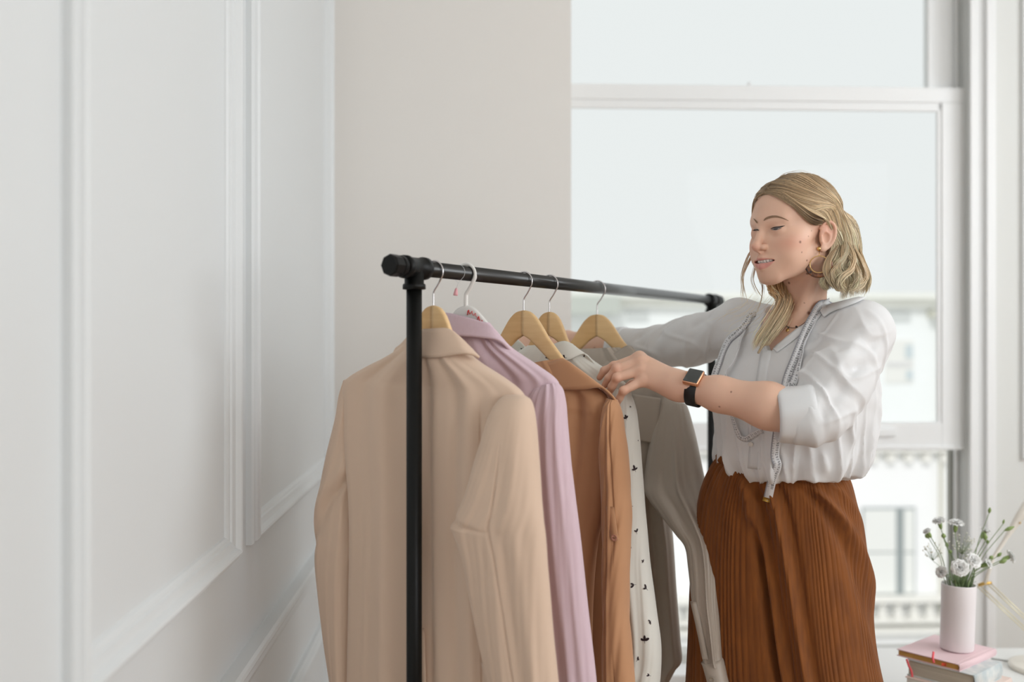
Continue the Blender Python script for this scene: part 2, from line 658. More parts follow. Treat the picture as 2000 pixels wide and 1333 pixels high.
MB().box(uL, ug + 0.004, VU0 + 0.017, VU0 + 0.021, z_m1, ZT - 0.06, RT).obj('glass_pane', M_GLASS, usash, smooth=False)
MB().box(ug - 0.001, ug + 0.018, VU0 - 0.007, VU0 + 0.003, z_m0, ZT - 0.06, RT, 0.003).obj('glazing_bead', M_TRIM, usash, smooth=False)
ls_mb = MB().box(uL, ls, VL0, VL1, z_m1, z_m0, RT, 0.004)
ls_mb.box(lg, ls, VL0, VL1, z_b1, z_m1, RT, 0.003)
ls_mb.box(uL, lg, VL0, VL1, z_b1, z_b0, RT, 0.003)
lsash = wpart('lower_sash')(ls_mb)
bead = MB()
bead.box(uL, lg + 0.004, VL0 + 0.006, VL0 + 0.02, z_m2, z_m1 + 0.002, RT, 0.005)
bead.box(lg - 0.016, lg + 0.004, VL0 + 0.006, VL0 + 0.02, z_b0 - 0.002, z_m1, RT, 0.005)
bead.obj('glazing_bead', M_TRIM, lsash, smooth=False)
MB().box(uL, lg + 0.005, VL0 + 0.018, VL0 + 0.022, z_b0 - 0.01, z_m1 + 0.004, RT).obj('glass_pane', M_GLASS, lsash, smooth=False)
MB().box(uL, ls, VL0 - 0.006, VL0 + 0.001, z_b1 + 0.001, z_b1 + 0.017, RT, 0.003).obj('bottom_bead', M_TRIM, lsash, smooth=False)
# sash lift on the bottom rail and the catch on the meeting rail
u0, z0 = uvz(1690, 838, VL0); u1, z1 = uvz(1748, 853, VL0)
MB().box(u0 - 0.05, u1, VL0 - 0.014, VL0 + 0.001, z1, z0, RT, 0.005).obj('sash_lift', M_TRIM, lsash, smooth=False)
u0, z0 = uvz(1466, 166, VL0)
ct = MB()
ct.add(*lathe(RR(u0, VL0 + 0.02, z0 - 0.004), (0, 0, 1), [(0, .017), (.004, .017), (.006, .008), (.011, .005), (.016, .006), (.019, .003), (.021, .001)], 16))
ct.obj('sash_catch', M_TRIM, lsash)
# jambs, stops and casing
jb = MB().box(uR - 0.0, uR + 0.02, VW - 0.005, VW + 0.14, 0.1, ZT, RT)
jb.box(uL - 0.02, uL, VW, VW + 0.14, 0.1, ZT, RT).box(uL, uR, VW, VW + 0.14, ZT, ZT + 0.02, RT)
wpart('jamb')(jb)
a0 = uvz(1852, 100, VU0 + 0.03)[0]; a1 = uvz(1877, 100, VU0 + 0.03)[0]
MB().box(ls - 0.001, uR + 0.001, VL0 - 0.022, VL0 - 0.003, 0.15, ZT, RT, 0.003).obj('stop_bead', M_TRIM, win, smooth=False)
MB().box(us + 0.004, us + 0.018, VU0 - 0.006, VU0 + 0.006, 0.15, ZT, RT, 0.002).obj('parting_bead', M_TRIM, win, smooth=False)
g0 = uvz(1851, 950, 3.75)[0]; g1 = uvz(1862, 950, 3.75)[0]
MB().box(g0, g1, 3.742, 3.758, 0.17, z_m0, RT).obj('screen_track', mat('grey_screen_track', rgb(190, 192, 186), 0.5), win, smooth=False)
def casing(px0, px1, v0, v1, nm):
    c0 = uvz(px0, 600, v0)[0]; c1 = uvz(px1, 600, v0)[0]
    return MB().box(c0, c1, v0, v1, 0.0, ZT + 0.1, RT, 0.003).obj(nm, M_TRIM, win, smooth=False)
casing(1896, 1913, VW - 0.012, VW + 0.002, 'casing_bead')
casing(1913, 1928, VW - 0.006, VW + 0.002, 'casing_board')
casing(1928, 1946, VW - 0.026, VW + 0.002, 'casing_bead')
uw, zw = uvz(1330, 1312, VW)
MB().box(uP - 0.2, uR, VW - 0.04, VW + 0.17, zw - 0.05, zw, RT, 0.006).obj('sill', M_TRIM, win, smooth=False)
zs = uvz(1330, 1279, VU0)[1]
MB().box(uL, uR, VU0, VU0 + 0.1, zw - 0.01, zs, RT, 0.004).obj('outer_sill', mat('grey_sill_paint', rgb(205, 205, 200), 0.5), win, smooth=False)
# panel moulding starting on the window wall at the right edge of the frame
u0 = uvz(1994, 600, VW)[0]
MB().box(u0, u0 + 0.045, VW - 0.018, VW + 0.001, 0.9, 3.05, RT, 0.005).box(u0 + 0.7, u0 + 0.745, VW - 0.018, VW + 0.001, 0.9, 3.05, RT, 0.005).box(u0 + 0.045, u0 + 0.7, VW - 0.018, VW + 0.001, 0.9, 0.945, RT, 0.005).obj('panel_moulding', M_TRIM, win, smooth=False)

# ------------------------------------------------------------------ the building across the street
M_FAC = mat('pale_facade_paint', rgb(246, 247, 247), 0.9, vary=(1.5, 0.3, rgb(240, 241, 240)))
M_FAC2 = mat('pale_stone_trim', rgb(240, 239, 233), 0.9, vary=(3, 0.5, rgb(232, 231, 224)))
M_WFR = mat('grey_window_frame', rgb(150, 158, 158), 0.6)
M_CURT = mat('pale_window_blind', rgb(232, 234, 230), 0.8)
VB = 20.0
bld = empty('apartment_building', RR(3.0, VB, -9), 'pale apartment building across the street seen through the window', 'building')
def fbox(px0, px1, py0, py1, v0, v1, name, m, parent=bld, bev=0.0):
    a, zt_ = uvz(px0, py0, v0); b, _ = uvz(px1, py0, v0)
    pxm = (px0 + px1) / 2
    zt_ = uvz(pxm, py0, v0)[1]; zb_ = uvz(pxm, py1, v0)[1]
    return MB().box(a, b, v0, v1, zb_, zt_, RT, bev).obj(name, m, parent, smooth=False)
a = uvz(900, 600, VB)[0]; b = uvz(2150, 600, VB)[0]; zt_ = uvz(1500, 586, VB)[1]
MB().box(a, b, VB, VB + 6, -9, zt_, RT).obj('facade_wall', M_FAC, bld, smooth=False)
fbox(900, 2150, 571, 584, VB - 0.35, VB + 0.1, 'cornice', M_FAC2)
fbox(900, 2150, 583, 600, VB - 0.18, VB + 0.1, 'cornice_moulding', M_FAC2)
fbox(1090, 1212, 578, 613, VB - 0.5, VB, 'roof_ledge', mat('grey_ledge', rgb(196, 199, 192), 0.9))  # ledge in one plain grey tone
fbox(900, 2150, 870, 884, VB - 0.25, VB + 0.1, 'string_course', M_FAC2)
fbox(900, 2150, 1232, 1241, VB - 0.3, VB + 0.1, 'string_course', M_FAC2)
for k in range(28):
    px = 1000 + k * 35
    fbox(px, px + 14, 886, 903, VB - 0.16, VB + 0.05, 'dentil', M_FAC2)
for k in range(30):
    px = 1010 + k * 31
    c = uvz(px, 1215, VB - 0.2)
    h = uvz(px, 1180, VB - 0.2)[1] - c[1]
    MB().add(*lathe(RR(c[0], VB - 0.2, c[1]), (0, 0, 1), [(0, .07), (.1 * h, .07), (.25 * h, .09), (.45 * h, .11), (.7 * h, .05), (.9 * h, .06), (h, .07)], 10)).obj('baluster', M_FAC2, bld)
fbox(900, 2150, 1172, 1181, VB - 0.32, VB - 0.05, 'balustrade_rail', M_FAC2)
fbox(900, 2150, 1214, 1222, VB - 0.32, VB - 0.05, 'balustrade_base', M_FAC2)
def far_window(px0, px1, py0, py1, mullions, strong=True):
    f = fbox(px0, px1, py0, py1, VB - 0.03, VB + 0.02, 'window', M_WFR if strong else M_FAC2)
    w = 8 if strong else 5
    xs = [px0 + w * 0.4] + mullions + [px1 - w * 0.3]
    for i in range(len(xs) - 1):
        x0 = xs[i] + (0 if i == 0 else w); x1 = xs[i + 1] - (0 if i == len(xs) - 2 else w)
        ym = (py0 + py1) / 2
        fbox(x0, x1, py0 + 4, ym - 1.5, VB - 0.05, VB - 0.02, 'pane', M_CURT, f)
        fbox(x0, x1, ym + 1.5, py1 - w, VB - 0.05, VB - 0.02, 'pane', M_CURT, f)
    return f
for cx in (1242, 1492, 1736):
    far_window(cx - 52, cx + 52, 992, 1168, [cx + 22])
M_BLUE = mat('blue_grey_window_glass', rgb(205, 214, 218), 0.3)  # pale bluish grey tone of the panes
for cx in (1245, 1500, 1757):
    fbox(cx - 22, cx + 22, 608, 629, VB - 0.03, VB + 0.02, 'attic_window', mat('dim_window', rgb(214, 216, 215), 0.4))
    f = fbox(cx - 28, cx + 27, 664, 748, VB - 0.03, VB + 0.02, 'window', mat('pale_window', rgb(238, 236, 232), 0.5))
    fbox(cx + 12, cx + 26, 674, 700, VB - 0.05, VB - 0.02, 'pane', M_BLUE, f)
    fbox(cx - 25, cx + 25, 708, 716, VB - 0.05, VB - 0.02, 'transom', mat('pale_grey_bar', rgb(222, 220, 220), 0.5), f)
    fbox(cx + 14, cx + 26, 724, 742, VB - 0.05, VB - 0.02, 'pane', M_BLUE, f)
fbox(1824, 1840, 606, 620, VB - 0.3, VB, 'downpipe_head', mat('downpipe_paint', rgb(214, 212, 200), 0.7))
fbox(1839, 1843, 620, 1300, VB - 0.12, VB, 'downpipe', mat('downpipe_paint', rgb(214, 212, 200), 0.7))
street = room_box('street_ground', -40, 60, 6, 60, -9.2, -9.0, mat('pale_pavement', rgb(200, 198, 192), 0.9))
S_(street, 'pale street ground far below the window')
# ------------------------------------------------------------------ clothing rack
RA = Vector((-0.172, 1.75, 0)); RB = Vector((0.632, 3.15, 0))
RD = (RB - RA).normalized()
RZ = CAMZ + 0.129
NB = -RD                              # towards the near end of the rail
SA = Vector((-RD.y, RD.x, 0)) * -1    # across the rail, to the right
def rail(t):
    p = RA.lerp(RB, t); p.z = RZ
    return p
M_BLK = mat('black_powder_coat', rgb(15, 15, 14), 0.38, bump=('noise', 400, 0.05, 0.001), spec=0.5, coat=0.6)
M_BLK2 = mat('matt_black_iron', rgb(14, 14, 13), 0.42, bump=('noise', 400, 0.06, 0.001), spec=0.22)
rack = empty('clothing_rack', (RA.x, RA.y, 0), 'black iron pipe clothing rack holding the hanging clothes', 'clothing rack')
R0 = 0.0142
MB().add(*tube([rail(-0.02), rail(1.02)], R0, 24)).obj('rail', M_BLK, rack)
for base, sgn in ((RA, -1), (RB, 1)):
    b0 = Vector((base.x, base.y, 0))
    MB().add(*tube([b0 + Vector((0, 0, .012)), Vector((base.x, base.y, RZ - 0.02))], R0 * 0.97, 24)).obj('upright', M_BLK2, rack)
    c = Vector((base.x, base.y, RZ))
    tee = MB()
    L = .033
    tee.add(*lathe(c - RD * L, RD, [(0, .0150), (.0, .0202), (.009, .0206), (.0115, .0195), (.013, .0182), (2 * L - .013, .0182), (2 * L - .0115, .0195), (2 * L - .009, .0206), (2 * L, .0202), (2 * L, .0150)], 28))
    tee.add(*lathe(c, (0, 0, -1), [(0, .0172), (.028, .0172), (.0285, .0190), (.031, .0204), (.038, .0204), (.039, .0150)], 28))
    tee.obj('tee_fitting', M_BLK2, rack)
    cp = MB()
    q = c + RD * sgn * L
    cp.add(*lathe(q, RD * sgn, [(-.002, .0140), (.003, .0140), (.0035, .0172), (.006, .0186), (.013, .0186), (.0145, .0165), (.0165, .0165)], 28))
    cp.add(*lathe(q + RD * sgn * .0162, RD * sgn, [(0, .0150), (.001, .0192), (.021, .0192), (.024, .0165), (.0245, .0165)], 8))
    e = cp.obj('end_cap', M_BLK2, rack, smooth=False)
    fl_ = MB().add(*lathe(b0, (0, 0, 1), [(0, .05), (.006, .05), (.008, .046), (.009, .024), (.028, .022), (.028, .014)], 32))
    fl_.obj('floor_flange', M_BLK, rack, smooth=False)
    MB().add(*tube([b0 + SA * .26 + Vector((0, 0, .0145)), b0 - SA * .2 + Vector((0, 0, .0145))], R0, 16)).obj('foot_bar', M_BLK, rack)

# ------------------------------------------------------------------ hangers
M_WOODL = mat('pale_maple', rgb(234, 198, 146), 0.38, vary=((14, 14, 90), 0.55, rgb(220, 178, 124)), bump=('noise', 60, 0.03, 0.001))
M_WOODD = mat('warm_maple', rgb(222, 180, 124), 0.38, vary=((14, 14, 90), 0.55, rgb(206, 160, 104)), bump=('noise', 60, 0.03, 0.001))
M_CHROME = mat('polished_steel', rgb(205, 200, 200), 0.16, metal=1.0)
M_PLAST = mat('white_plastic', rgb(240, 238, 234), 0.3, trans=0.15)
M_RED = mat('red_print', rgb(216, 60, 62), 0.5)
TOP = [(0, 0), (.015, -.003), (.03, -.014), (.045, -.034), (.06, -.057), (.08, -.082), (.1, -.105), (.13, -.133), (.165, -.158)]
BOT = [(0, -.054), (.015, -.062), (.03, -.075), (.06, -.102), (.1, -.136), (.13, -.158), (.165, -.176)]

class Frame:
    """a hanging plane: origin at the hanger's crown, s across, n towards the near end of the rail"""
    def __init__(s, t, yaw=0.0, dz=0.0):
        c, k = math.cos(yaw), math.sin(yaw)
        s.t = t
        s.O = rail(t) - Vector((0, 0, .064 - dz))
        s.S = SA * c + NB * k
        s.N = NB * c - SA * k
    def pt(s, a, n, z):
        return s.O + s.S * a + s.N * n + Vector((0, 0, z))
    def at(s, px, py, n=0.0):
        """the point of the plane n = const seen at pixel px, py"""
        dr = P(px, py, 1.0) - CAMP
        q = s.O + s.N * n
        k = (q - CAMP).dot(s.N) / dr.dot(s.N)
        return CAMP + dr * k

def hook_path(fr, plastic=False):
    rc = 0.0205
    r0 = Vector((rail(fr.t)))
    zt = R0 + (0.0034 if plastic else 0.0021) - rc            # the crown of the hook rests on the rail
    pts = [fr.pt(0, 0, -0.012), fr.pt(0, 0, .018), fr.pt(.0015, 0, .026), fr.pt(.009, 0, .036)]
    c = Vector((r0.x, r0.y, RZ + zt))
    for a in range(-25, 205, 15):
        an = math.radians(a)
        pts.append(c + fr.S * math.cos(an) * rc + Vector((0, 0, math.sin(an) * rc)))
    return [Vector(v) for v in smooth_path(pts, 70)]

STEEP = [(0, 0), (.012, -.003), (.024, -.014), (.034, -.034), (.045, -.062), (.06, -.088), (.09, -.116), (.13, -.142), (.165, -.163)]
def wood_hanger(fr, label, TOP=TOP):
    h = empty('clothes_hanger', tuple(fr.O), label, 'hanger', 'wooden hangers on the rail')
    n = 26
    for sg, m in ((-1, M_WOODD), (1, M_WOODL)):
        xs = np.concatenate([np.linspace(0, .07, 14), np.linspace(.08, .150, n - 14)])
        zt = mono([a for a, b in TOP], [b for a, b in TOP], xs)
        zb = mono([a for a, b in BOT], [b for a, b in BOT], xs)
        V = []
        for x, a, b in zip(xs, zt, zb):
            th = .0062 + .006 * max(0, (x - .1) / .1)
            nn = -.006 * (x / .2) ** 1.6        # the arms curve forwards
            cz, hz = (a + b) / 2, (a - b) / 2
            for q in range(16):
                an = 2 * math.pi * q / 16
                ca, sa = math.cos(an), math.sin(an)
                e = lambda w: math.copysign(abs(w) ** .45, w)
                V.append(fr.pt(sg * (x + .0001), nn + th * e(ca), cz + hz * e(sa)))
        f = [tuple(r) for r in grid_faces(n, 16, flip=sg > 0)]
        f.append(tuple(range(16))); f.append(tuple(range(n * 16 - 16, n * 16))[::-1])
        o = obj('hanger_arm', V, f, m, h)
        o.data.polygons[len(f) - 2].use_smooth = False
    MB().add(*tube(hook_path(fr), .0017, 10)).obj('hook', M_CHROME, h)
    return h

F1 = Frame(0.037, 0.0)
F2 = Frame(0.105, 0.0)
F3 = Frame(0.2445, 0.05)
F4 = Frame(0.3165, 0.0)
F5 = Frame(0.47, -0.12)
wood_hanger(F1, 'pale wooden hanger inside the beige blazer beside the black upright', STEEP)
wood_hanger(F3, 'pale wooden hanger whose long right arm shows above the tan shirt')
wood_hanger(F4, 'wooden hanger with a small knot inside the white printed blouse', STEEP)
wood_hanger(F5, 'wooden hanger inside the taupe shirt nearest the woman')
# white plastic hanger
h2 = empty('clothes_hanger', tuple(F2.O), 'white plastic hanger with red lettering inside the lilac blazer', 'hanger')
hp = hook_path(F2, True)
F2s = Frame(0.105, 0.0)
MB().add(*tube(hp, np.concatenate([np.linspace(.0045, .0036, 20), np.full(50, .0030)]), 10)).obj('hook', M_PLAST, h2)
n = 30
xs = np.linspace(-.165, .165, 2 * n + 1)
V = []
for x in xs:
    a = float(mono([0, .015, .03, .05, .08, .12, .2], [.004, .000, -.012, -.034, -.074, -.118, -.175], [abs(x)])[0])
    w = .030 if abs(x) < .05 else .026 - .008 * (abs(x) - .05) / .15
    for q in range(12):
        an = 2 * math.pi * q / 12
        e = lambda t: math.copysign(abs(t) ** .6, t)
        V.append(F2.pt(x, -.012 * (abs(x) / .2) + .0055 * e(math.cos(an)), a - w / 2 + w / 2 * e(math.sin(an))))
f = [tuple(r) for r in grid_faces(len(xs), 12, flip=True)]
f.append(tuple(range(12))); f.append(tuple(range(len(V) - 12, len(V)))[::-1])
body2 = obj('hanger_body', V, f, M_PLAST, h2)
# red script strokes on its face: short slanted loops along the arm
st = MB()
for k in range(9):
    x = .006 + k * .0072
    a = float(mono([0, .015, .03, .05, .08, .12, .2], [.004, .000, -.012, -.034, -.074, -.118, -.175], [x])[0]) - .008
    hgt = .0105 if k % 4 in (0, 3) else .006
    pts = [F2.pt(x + .001, .0064 - .012 * x / .2, a - hgt), F2.pt(x + .0015, .0064 - .012 * x / .2, a - .004), F2.pt(x + .004, .0064 - .012 * x / .2, a - .001), F2.pt(x + .0042, .0064 - .012 * x / .2, a - .004), F2.pt(x + .0062, .0064 - .012 * x / .2, a - .009)]
    st.add(*tube(smooth_path(pts, 12), .00055 if k % 3 else .0009, 5))
st.obj('red_lettering', M_RED, h2)

# small pink tag on a clear thread behind the rail
M_PINKT = mat('pink_tag_plastic', rgb(222, 160, 166), 0.4)
M_THREAD = mat('clear_thread', rgb(222, 222, 222), 0.2)
tg_top = rail(.088) + Vector((0, 0, R0 + .0006))
tagob = empty('price_tag_fastener', tuple(tg_top), 'tiny pink tag hanging on a clear thread under the rail', 'tag')
c0 = Vector((rail(.088)))
loop = [c0 + (Vector((0, 0, 1)) * math.cos(a) + SA * math.sin(a)) * (R0 + .0006) for a in np.linspace(-2.2, 2.2, 26)]
bot = c0 - Vector((0, 0, .031)) + SA * -.004
MB().add(*tube([loop[-1], c0 - Vector((0, 0, .02)), bot], .00035, 6)).add(*tube(loop, .00035, 6)).add(*tube([loop[0], c0 - Vector((0, 0, .02)), bot], .00035, 6)).obj('thread', M_THREAD, tagob)
MB().add(*lathe(bot + Vector((0, 0, .002)), Vector((-.12, 0, -1)), [(0, .0010), (.002, .0026), (.013, .0046), (.0145, .0040), (.0147, .0005)], 14)).obj('pink_tip', M_PINKT, tagob)
# ------------------------------------------------------------------ garments: lofts of rings measured edge to edge
def rings(rows, N, rowsN, disp=None, pw=0.8, name=None, m=None, parent=None, cap=(False, False), seams=(), attrs=None, thick_axis=None, **k):
    """rows: list of (A, B, nvec*thickness) with A left edge, B right edge points; closed loft. disp(u, phi, s01) -> outward offset (numpy)"""
    A = smooth_path([r[0] for r in rows], rowsN)
    B = smooth_path([r[1] for r in rows], rowsN)
    T = smooth_path([r[2] for r in rows], rowsN)
    C = (A + B) / 2; E = (B - A) / 2
    ph = np.linspace(0, 2 * np.pi, N, endpoint=False)
    cs, sn = np.cos(ph), np.sin(ph)
    e = lambda w: np.sign(w) * np.abs(w) ** pw
    base = C[:, None, :] + E[:, None, :] * e(cs)[None, :, None] + T[:, None, :] * e(sn)[None, :, None]
    if disp is not None:
        U = np.linspace(0, 1, rowsN)[:, None] * np.ones((1, N))
        PH = ph[None, :] * np.ones((rowsN, 1))
        d = disp(U, PH)
        Tn = T / (np.linalg.norm(T, axis=1)[:, None] + 1e-9)
        En = E / (np.linalg.norm(E, axis=1)[:, None] + 1e-9)
        dirv = Tn[:, None, :] * sn[None, :, None] + 0.45 * En[:, None, :] * cs[None, :, None]
        base = base + dirv * d[:, :, None]
    V = base.reshape(-1, 3)
    f = grid_faces(rowsN, N, flip=True)
    fl = [tuple(int(q) for q in x) for x in f]
    if cap[0]: fl.append(tuple(range(N)))
    if cap[1]: fl.append(tuple(range(len(V) - N, len(V)))[::-1])
    o = obj(name, V, fl, m, parent, **k)
    return o, base

def g(x, c, w):
    return np.exp(-((x - c) / w) ** 2)

def angd(a, b):
    return (a - b + np.pi) % (2 * np.pi) - np.pi

def noise1(x, seed, octs=((1.0, 1.0), (2.3, .5), (4.7, .25))):
    r = np.random.RandomState(seed)
    out = 0
    for fq, am in octs:
        out = out + am * np.sin(fq * x + r.uniform(0, 6.28))
    return out

def local_rows(fr, rows):
    """rows of (sL, zL, sR, zR, n, thickness)"""
    return [(fr.pt(a, n, b), fr.pt(c, n, d), fr.N * t) for a, b, c, d, n, t in rows]

def px_rows(fr, rows):
    """rows of (xL, yL, xR, yR, n, thickness): the edges as the lens sees them, in the plane n"""
    return [(fr.at(a, b, n), fr.at(c, d, n), fr.N * t) for a, b, c, d, n, t in rows]

def strip(name, top, bot, m, parent, n=60, thick=.0022, bulge=.0, mid=None, rows=9, outward=None, **k):
    """a folded band (collar) between two polylines, given real thickness"""
    A = smooth_path(top, n); B = smooth_path(bot, n)
    mids = None if mid is None else smooth_path(mid, n)
    cen = (A.mean(0) + B.mean(0)) / 2
    G = []
    for i in range(rows):
        t = i / (rows - 1)
        q = A * (1 - t) + B * t if mids is None else (A * (1 - t) ** 2 + 2 * mids * t * (1 - t) + B * t * t)
        G.append(q)
    G = np.array(G)
    du = np.gradient(G, axis=1); dv = np.gradient(G, axis=0)
    nn = np.cross(du, dv); nn /= np.linalg.norm(nn, axis=2)[:, :, None] + 1e-12
    if outward is not None:
        s = np.sign((nn * np.array(outward)).sum(2).mean())
        nn *= s if s != 0 else 1
    V1 = G + nn * thick; V2 = G - nn * thick
    R_, N_ = G.shape[:2]
    f1 = grid_faces(R_, N_, wrap=False); o = R_ * N_
    f2 = f1[:, ::-1] + o
    f = [tuple(map(int, q)) for q in np.vstack([f1, f2])]
    idx = [i for i in range(N_)] + [r * N_ + N_ - 1 for r in range(1, R_)] + [(R_ - 1) * N_ + c for c in range(N_ - 2, -1, -1)] + [r * N_ for r in range(R_ - 2, 0, -1)]
    for a, b in zip(idx, idx[1:] + idx[:1]):
        f.append((b, a, a + o, b + o))
    return obj(name, np.vstack([V1.reshape(-1, 3), V2.reshape(-1, 3)]), f, m, parent, **k)

def button(c, nrm, r, m, parent, name='button'):
    return MB().add(*lathe(Vector(c) - Vector(nrm) * .0008, nrm, [(0, r * .9), (.0014, r), (.0024, r * .96), (.0027, r * .8), (.0019, r * .62), (.0017, r * .1)], 20)).obj(name, m, parent)

# ---------------- 1: beige blazer, seen from behind
M_BEI = mat('beige_suiting', rgb(214, 187, 165), 0.85, bump=('weave', 520, 0.10, 0.0006), sheen=0.15)
bz = empty('blazer', tuple(F1.O), 'beige tailored blazer on the first hanger beside the black upright', 'blazer', 'garments on the rail')
def d_bz(U, PH):
    s = np.cos(PH); back = np.sin(PH) > 0
    d = .009 * g(s, .42, .10) * np.clip(U * 3, 0, 1) - .004 * g(s, .26, .06) * np.clip(U * 3, 0, 1)
    d += .010 * g(s, -.28, .16) * np.clip((U - .1) * 3, 0, 1) - .006 * g(s, -.55, .12) * g(U, .3, .25)
    d += .004 * g(s, .62, .1) - .006 * g(s, .02, .035) * np.clip((U - .05) * 3, 0, 1)
    d += -.0035 * g(s, .53, .009) * np.clip((U - .45) * 8, 0, 1)       # back panel seam
    d += -.0025 * g(s, .035, .010)                                     # centre seam
    d += .0025 * noise1(s * 9 + U * 1.5, 3) * .5 * np.clip(U * 2, 0, 1)
    return d
BW = .196
rows = local_rows(F1, [
    (-.048, -.062, .048, -.062, .004, .020), (-.075, -.082, .072, -.084, .004, .027), (-.105, -.097, .100, -.104, .003, .033),
    (-.150, -.115, .145, -.128, .002, .033), (-.190, -.134, .178, -.150, .0, .032), (-.203, -.150, .188, -.168, .0, .032), (-.204, -.20, .190, -.21, .0, .033),
    (-.199, -.28, .188, -.28, .0, .034), (-.190, -.36, .184, -.36, .0, .035), (-.187, -.45, .184, -.45, .0, .036), (-.189, -.56, .190, -.56, .0, .037), (-.194, -.80, .200, -.80, .0, .038)])
rings(rows, 640, 130, d_bz, .7, 'bodice', M_BEI, bz)
# right sleeve: the armhole runs down to the fold at the armpit, then the sleeve hangs free
rowsR = px_rows(F1, [
    (986, 772, 1022, 772, .030, .012), (974, 786, 1034, 784, .032, .026), (960, 815, 1040, 815, .038, .036), (944, 870, 1045, 870, .043, .042), (926, 930, 1050, 930, .047, .043),
    (905, 985, 1055, 985, .051, .043), (886, 1022, 1058, 1020, .054, .042), (891, 1042, 1060, 1045, .055, .040), (908, 1090, 1064, 1090, .055, .038), (922, 1160, 1070, 1160, .054, .037),
    (940, 1250, 1078, 1250, .053, .036), (962, 1345, 1087, 1345, .052, .036), (975, 1410, 1092, 1410, .052, .036)])
def d_bzs(U, PH):
    s = np.cos(PH)
    d = -.0032 * g(s - (.10 - .10 * U), 0, .020) * np.clip((U - .22) * 6, 0, 1)
    d += -.011 * np.exp(-((U - .47 - .08 * (s + 1)) / .022) ** 2) * np.clip(-s + .1, 0, 1)
    d += .005 * g(s, .55, .16) * np.clip(U * 2 - .3, 0, 1) - .004 * g(s, .2, .12) * np.clip(U * 2 - .3, 0, 1)
    d += .004 * g(U - .25 * (s + 1) * .3, .30, .05) * np.clip(-s, 0, 1)
    d += .0016 * noise1(s * 7 + U * 9, 5) * np.clip(U * 3 - .4, 0, 1)
    return d
rings(rowsR, 420, 150, d_bzs, .85, 'sleeve', M_BEI, bz, cap=(True, False))
rowsL = px_rows(F1, [
    (674, 744, 690, 738, -.004, .010), (668, 775, 696, 765, -.006, .020), (664, 815, 702, 810, -.010, .028), (650, 870, 706, 860, -.014, .032), (641, 905, 706, 900, -.016, .034), (634, 940, 704, 935, -.018, .034),
    (626, 990, 702, 965, -.020, .034), (622, 1050, 702, 1020, -.020, .034), (622, 1095, 702, 1070, -.020, .034), (628, 1150, 702, 1120, -.020, .034), (640, 1240, 702, 1220, -.020, .034), (656, 1340, 702, 1330, -.020, .034), (664, 1400, 702, 1390, -.020, .034)])
def d_bzl(U, PH):
    s = np.cos(PH)
    return .005 * np.exp(-((U - .42 + .12 * s) / .05) ** 2) - .007 * np.exp(-((U - .50 + .12 * s) / .035) ** 2) + .0012 * noise1(s * 6 + U * 8, 9)
rings(rowsL, 100, 90, d_bzl, .85, 'sleeve', M_BEI, bz, cap=(True, False))
# collar: a folded band round the neck
def collar_lines(fr, top, bot):
    return [fr.at(a, b, n) for a, b, n in top], [fr.at(a, b, n) for a, b, n in bot]
t_, b_ = collar_lines(F1, [(774, 681, .006), (786, 671, .014), (800, 656, .018), (818, 645, .024), (850, 642, .030), (876, 643, .025), (893, 655, .022), (914, 676, .016), (932, 695, .006)],
                      [(770, 688, .006), (795, 697, .030), (850, 699, .038), (900, 692, .034), (922, 693, .022), (936, 699, .008)])
strip('collar', t_, b_, M_BEI, bz, 70, .0024, outward=F1.N)
pk = [F1.at(947, 1294, .062), F1.at(947, 1350, .062)]
MB().add(*ribbon([Vector(v) for v in smooth_path([F1.at(946, 1296, .038), F1.at(951, 1320, .039), F1.at(957, 1350, .039)], 8)], [F1.S * .006] * 8, [F1.N] * 8, .0014)).obj('pocket_welt', M_BEI, bz)
MB().add(*ribbon([Vector(v) for v in smooth_path([F1.at(821, 1228, .040), F1.at(823, 1290, .041), F1.at(826, 1380, .042)], 12)], [F1.S * .008] * 12, [F1.N] * 12, .0015)).obj('back_vent', M_BEI, bz)

# ---------------- 2: lilac blazer
M_LIL = mat('lilac_suiting', rgb(210, 184, 194), 0.8, bump=('weave', 430, 0.12, 0.0006), vary=((220, 220, 14), 0.4, rgb(216, 194, 202)), sheen=0.15)
lz = empty('blazer', tuple(F2.O), 'lilac pink blazer on the white plastic hanger behind the beige one', 'blazer', 'garments on the rail')
def d_lz(U, PH):
    s = np.cos(PH)
    d = .006 * g(s, .60, .07) * np.clip((U - .02) * 4, 0, 1) - .008 * g(s, .48, .07) * np.clip((U - .02) * 4, 0, 1) * np.clip(1.4 - U * 2, 0, 1)
    d += .004 * g(s, .78, .05) - .004 * g(s, .70, .04) * g(U, .2, .2)
    d += .002 * noise1(s * 10 + U, 13)
    return d
rows = local_rows(F2, [
    (-.052, -.028, .052, -.030, .004, .016), (-.075, -.050, .072, -.052, .004, .022), (-.105, -.075, .100, -.078, .003, .026),
    (-.150, -.105, .150, -.108, .0, .028), (-.188, -.130, .186, -.132, -.004, .028), (-.200, -.150, .196, -.152, -.006, .027), (-.203, -.20, .198, -.20, -.006, .028),
    (-.198, -.30, .196, -.30, -.006, .029), (-.190, -.45, .19, -.45, -.006, .030), (-.196, -.80, .196, -.80, -.006, .031)])
rings(rows, 160, 90, d_lz, .7, 'bodice', M_LIL, lz)
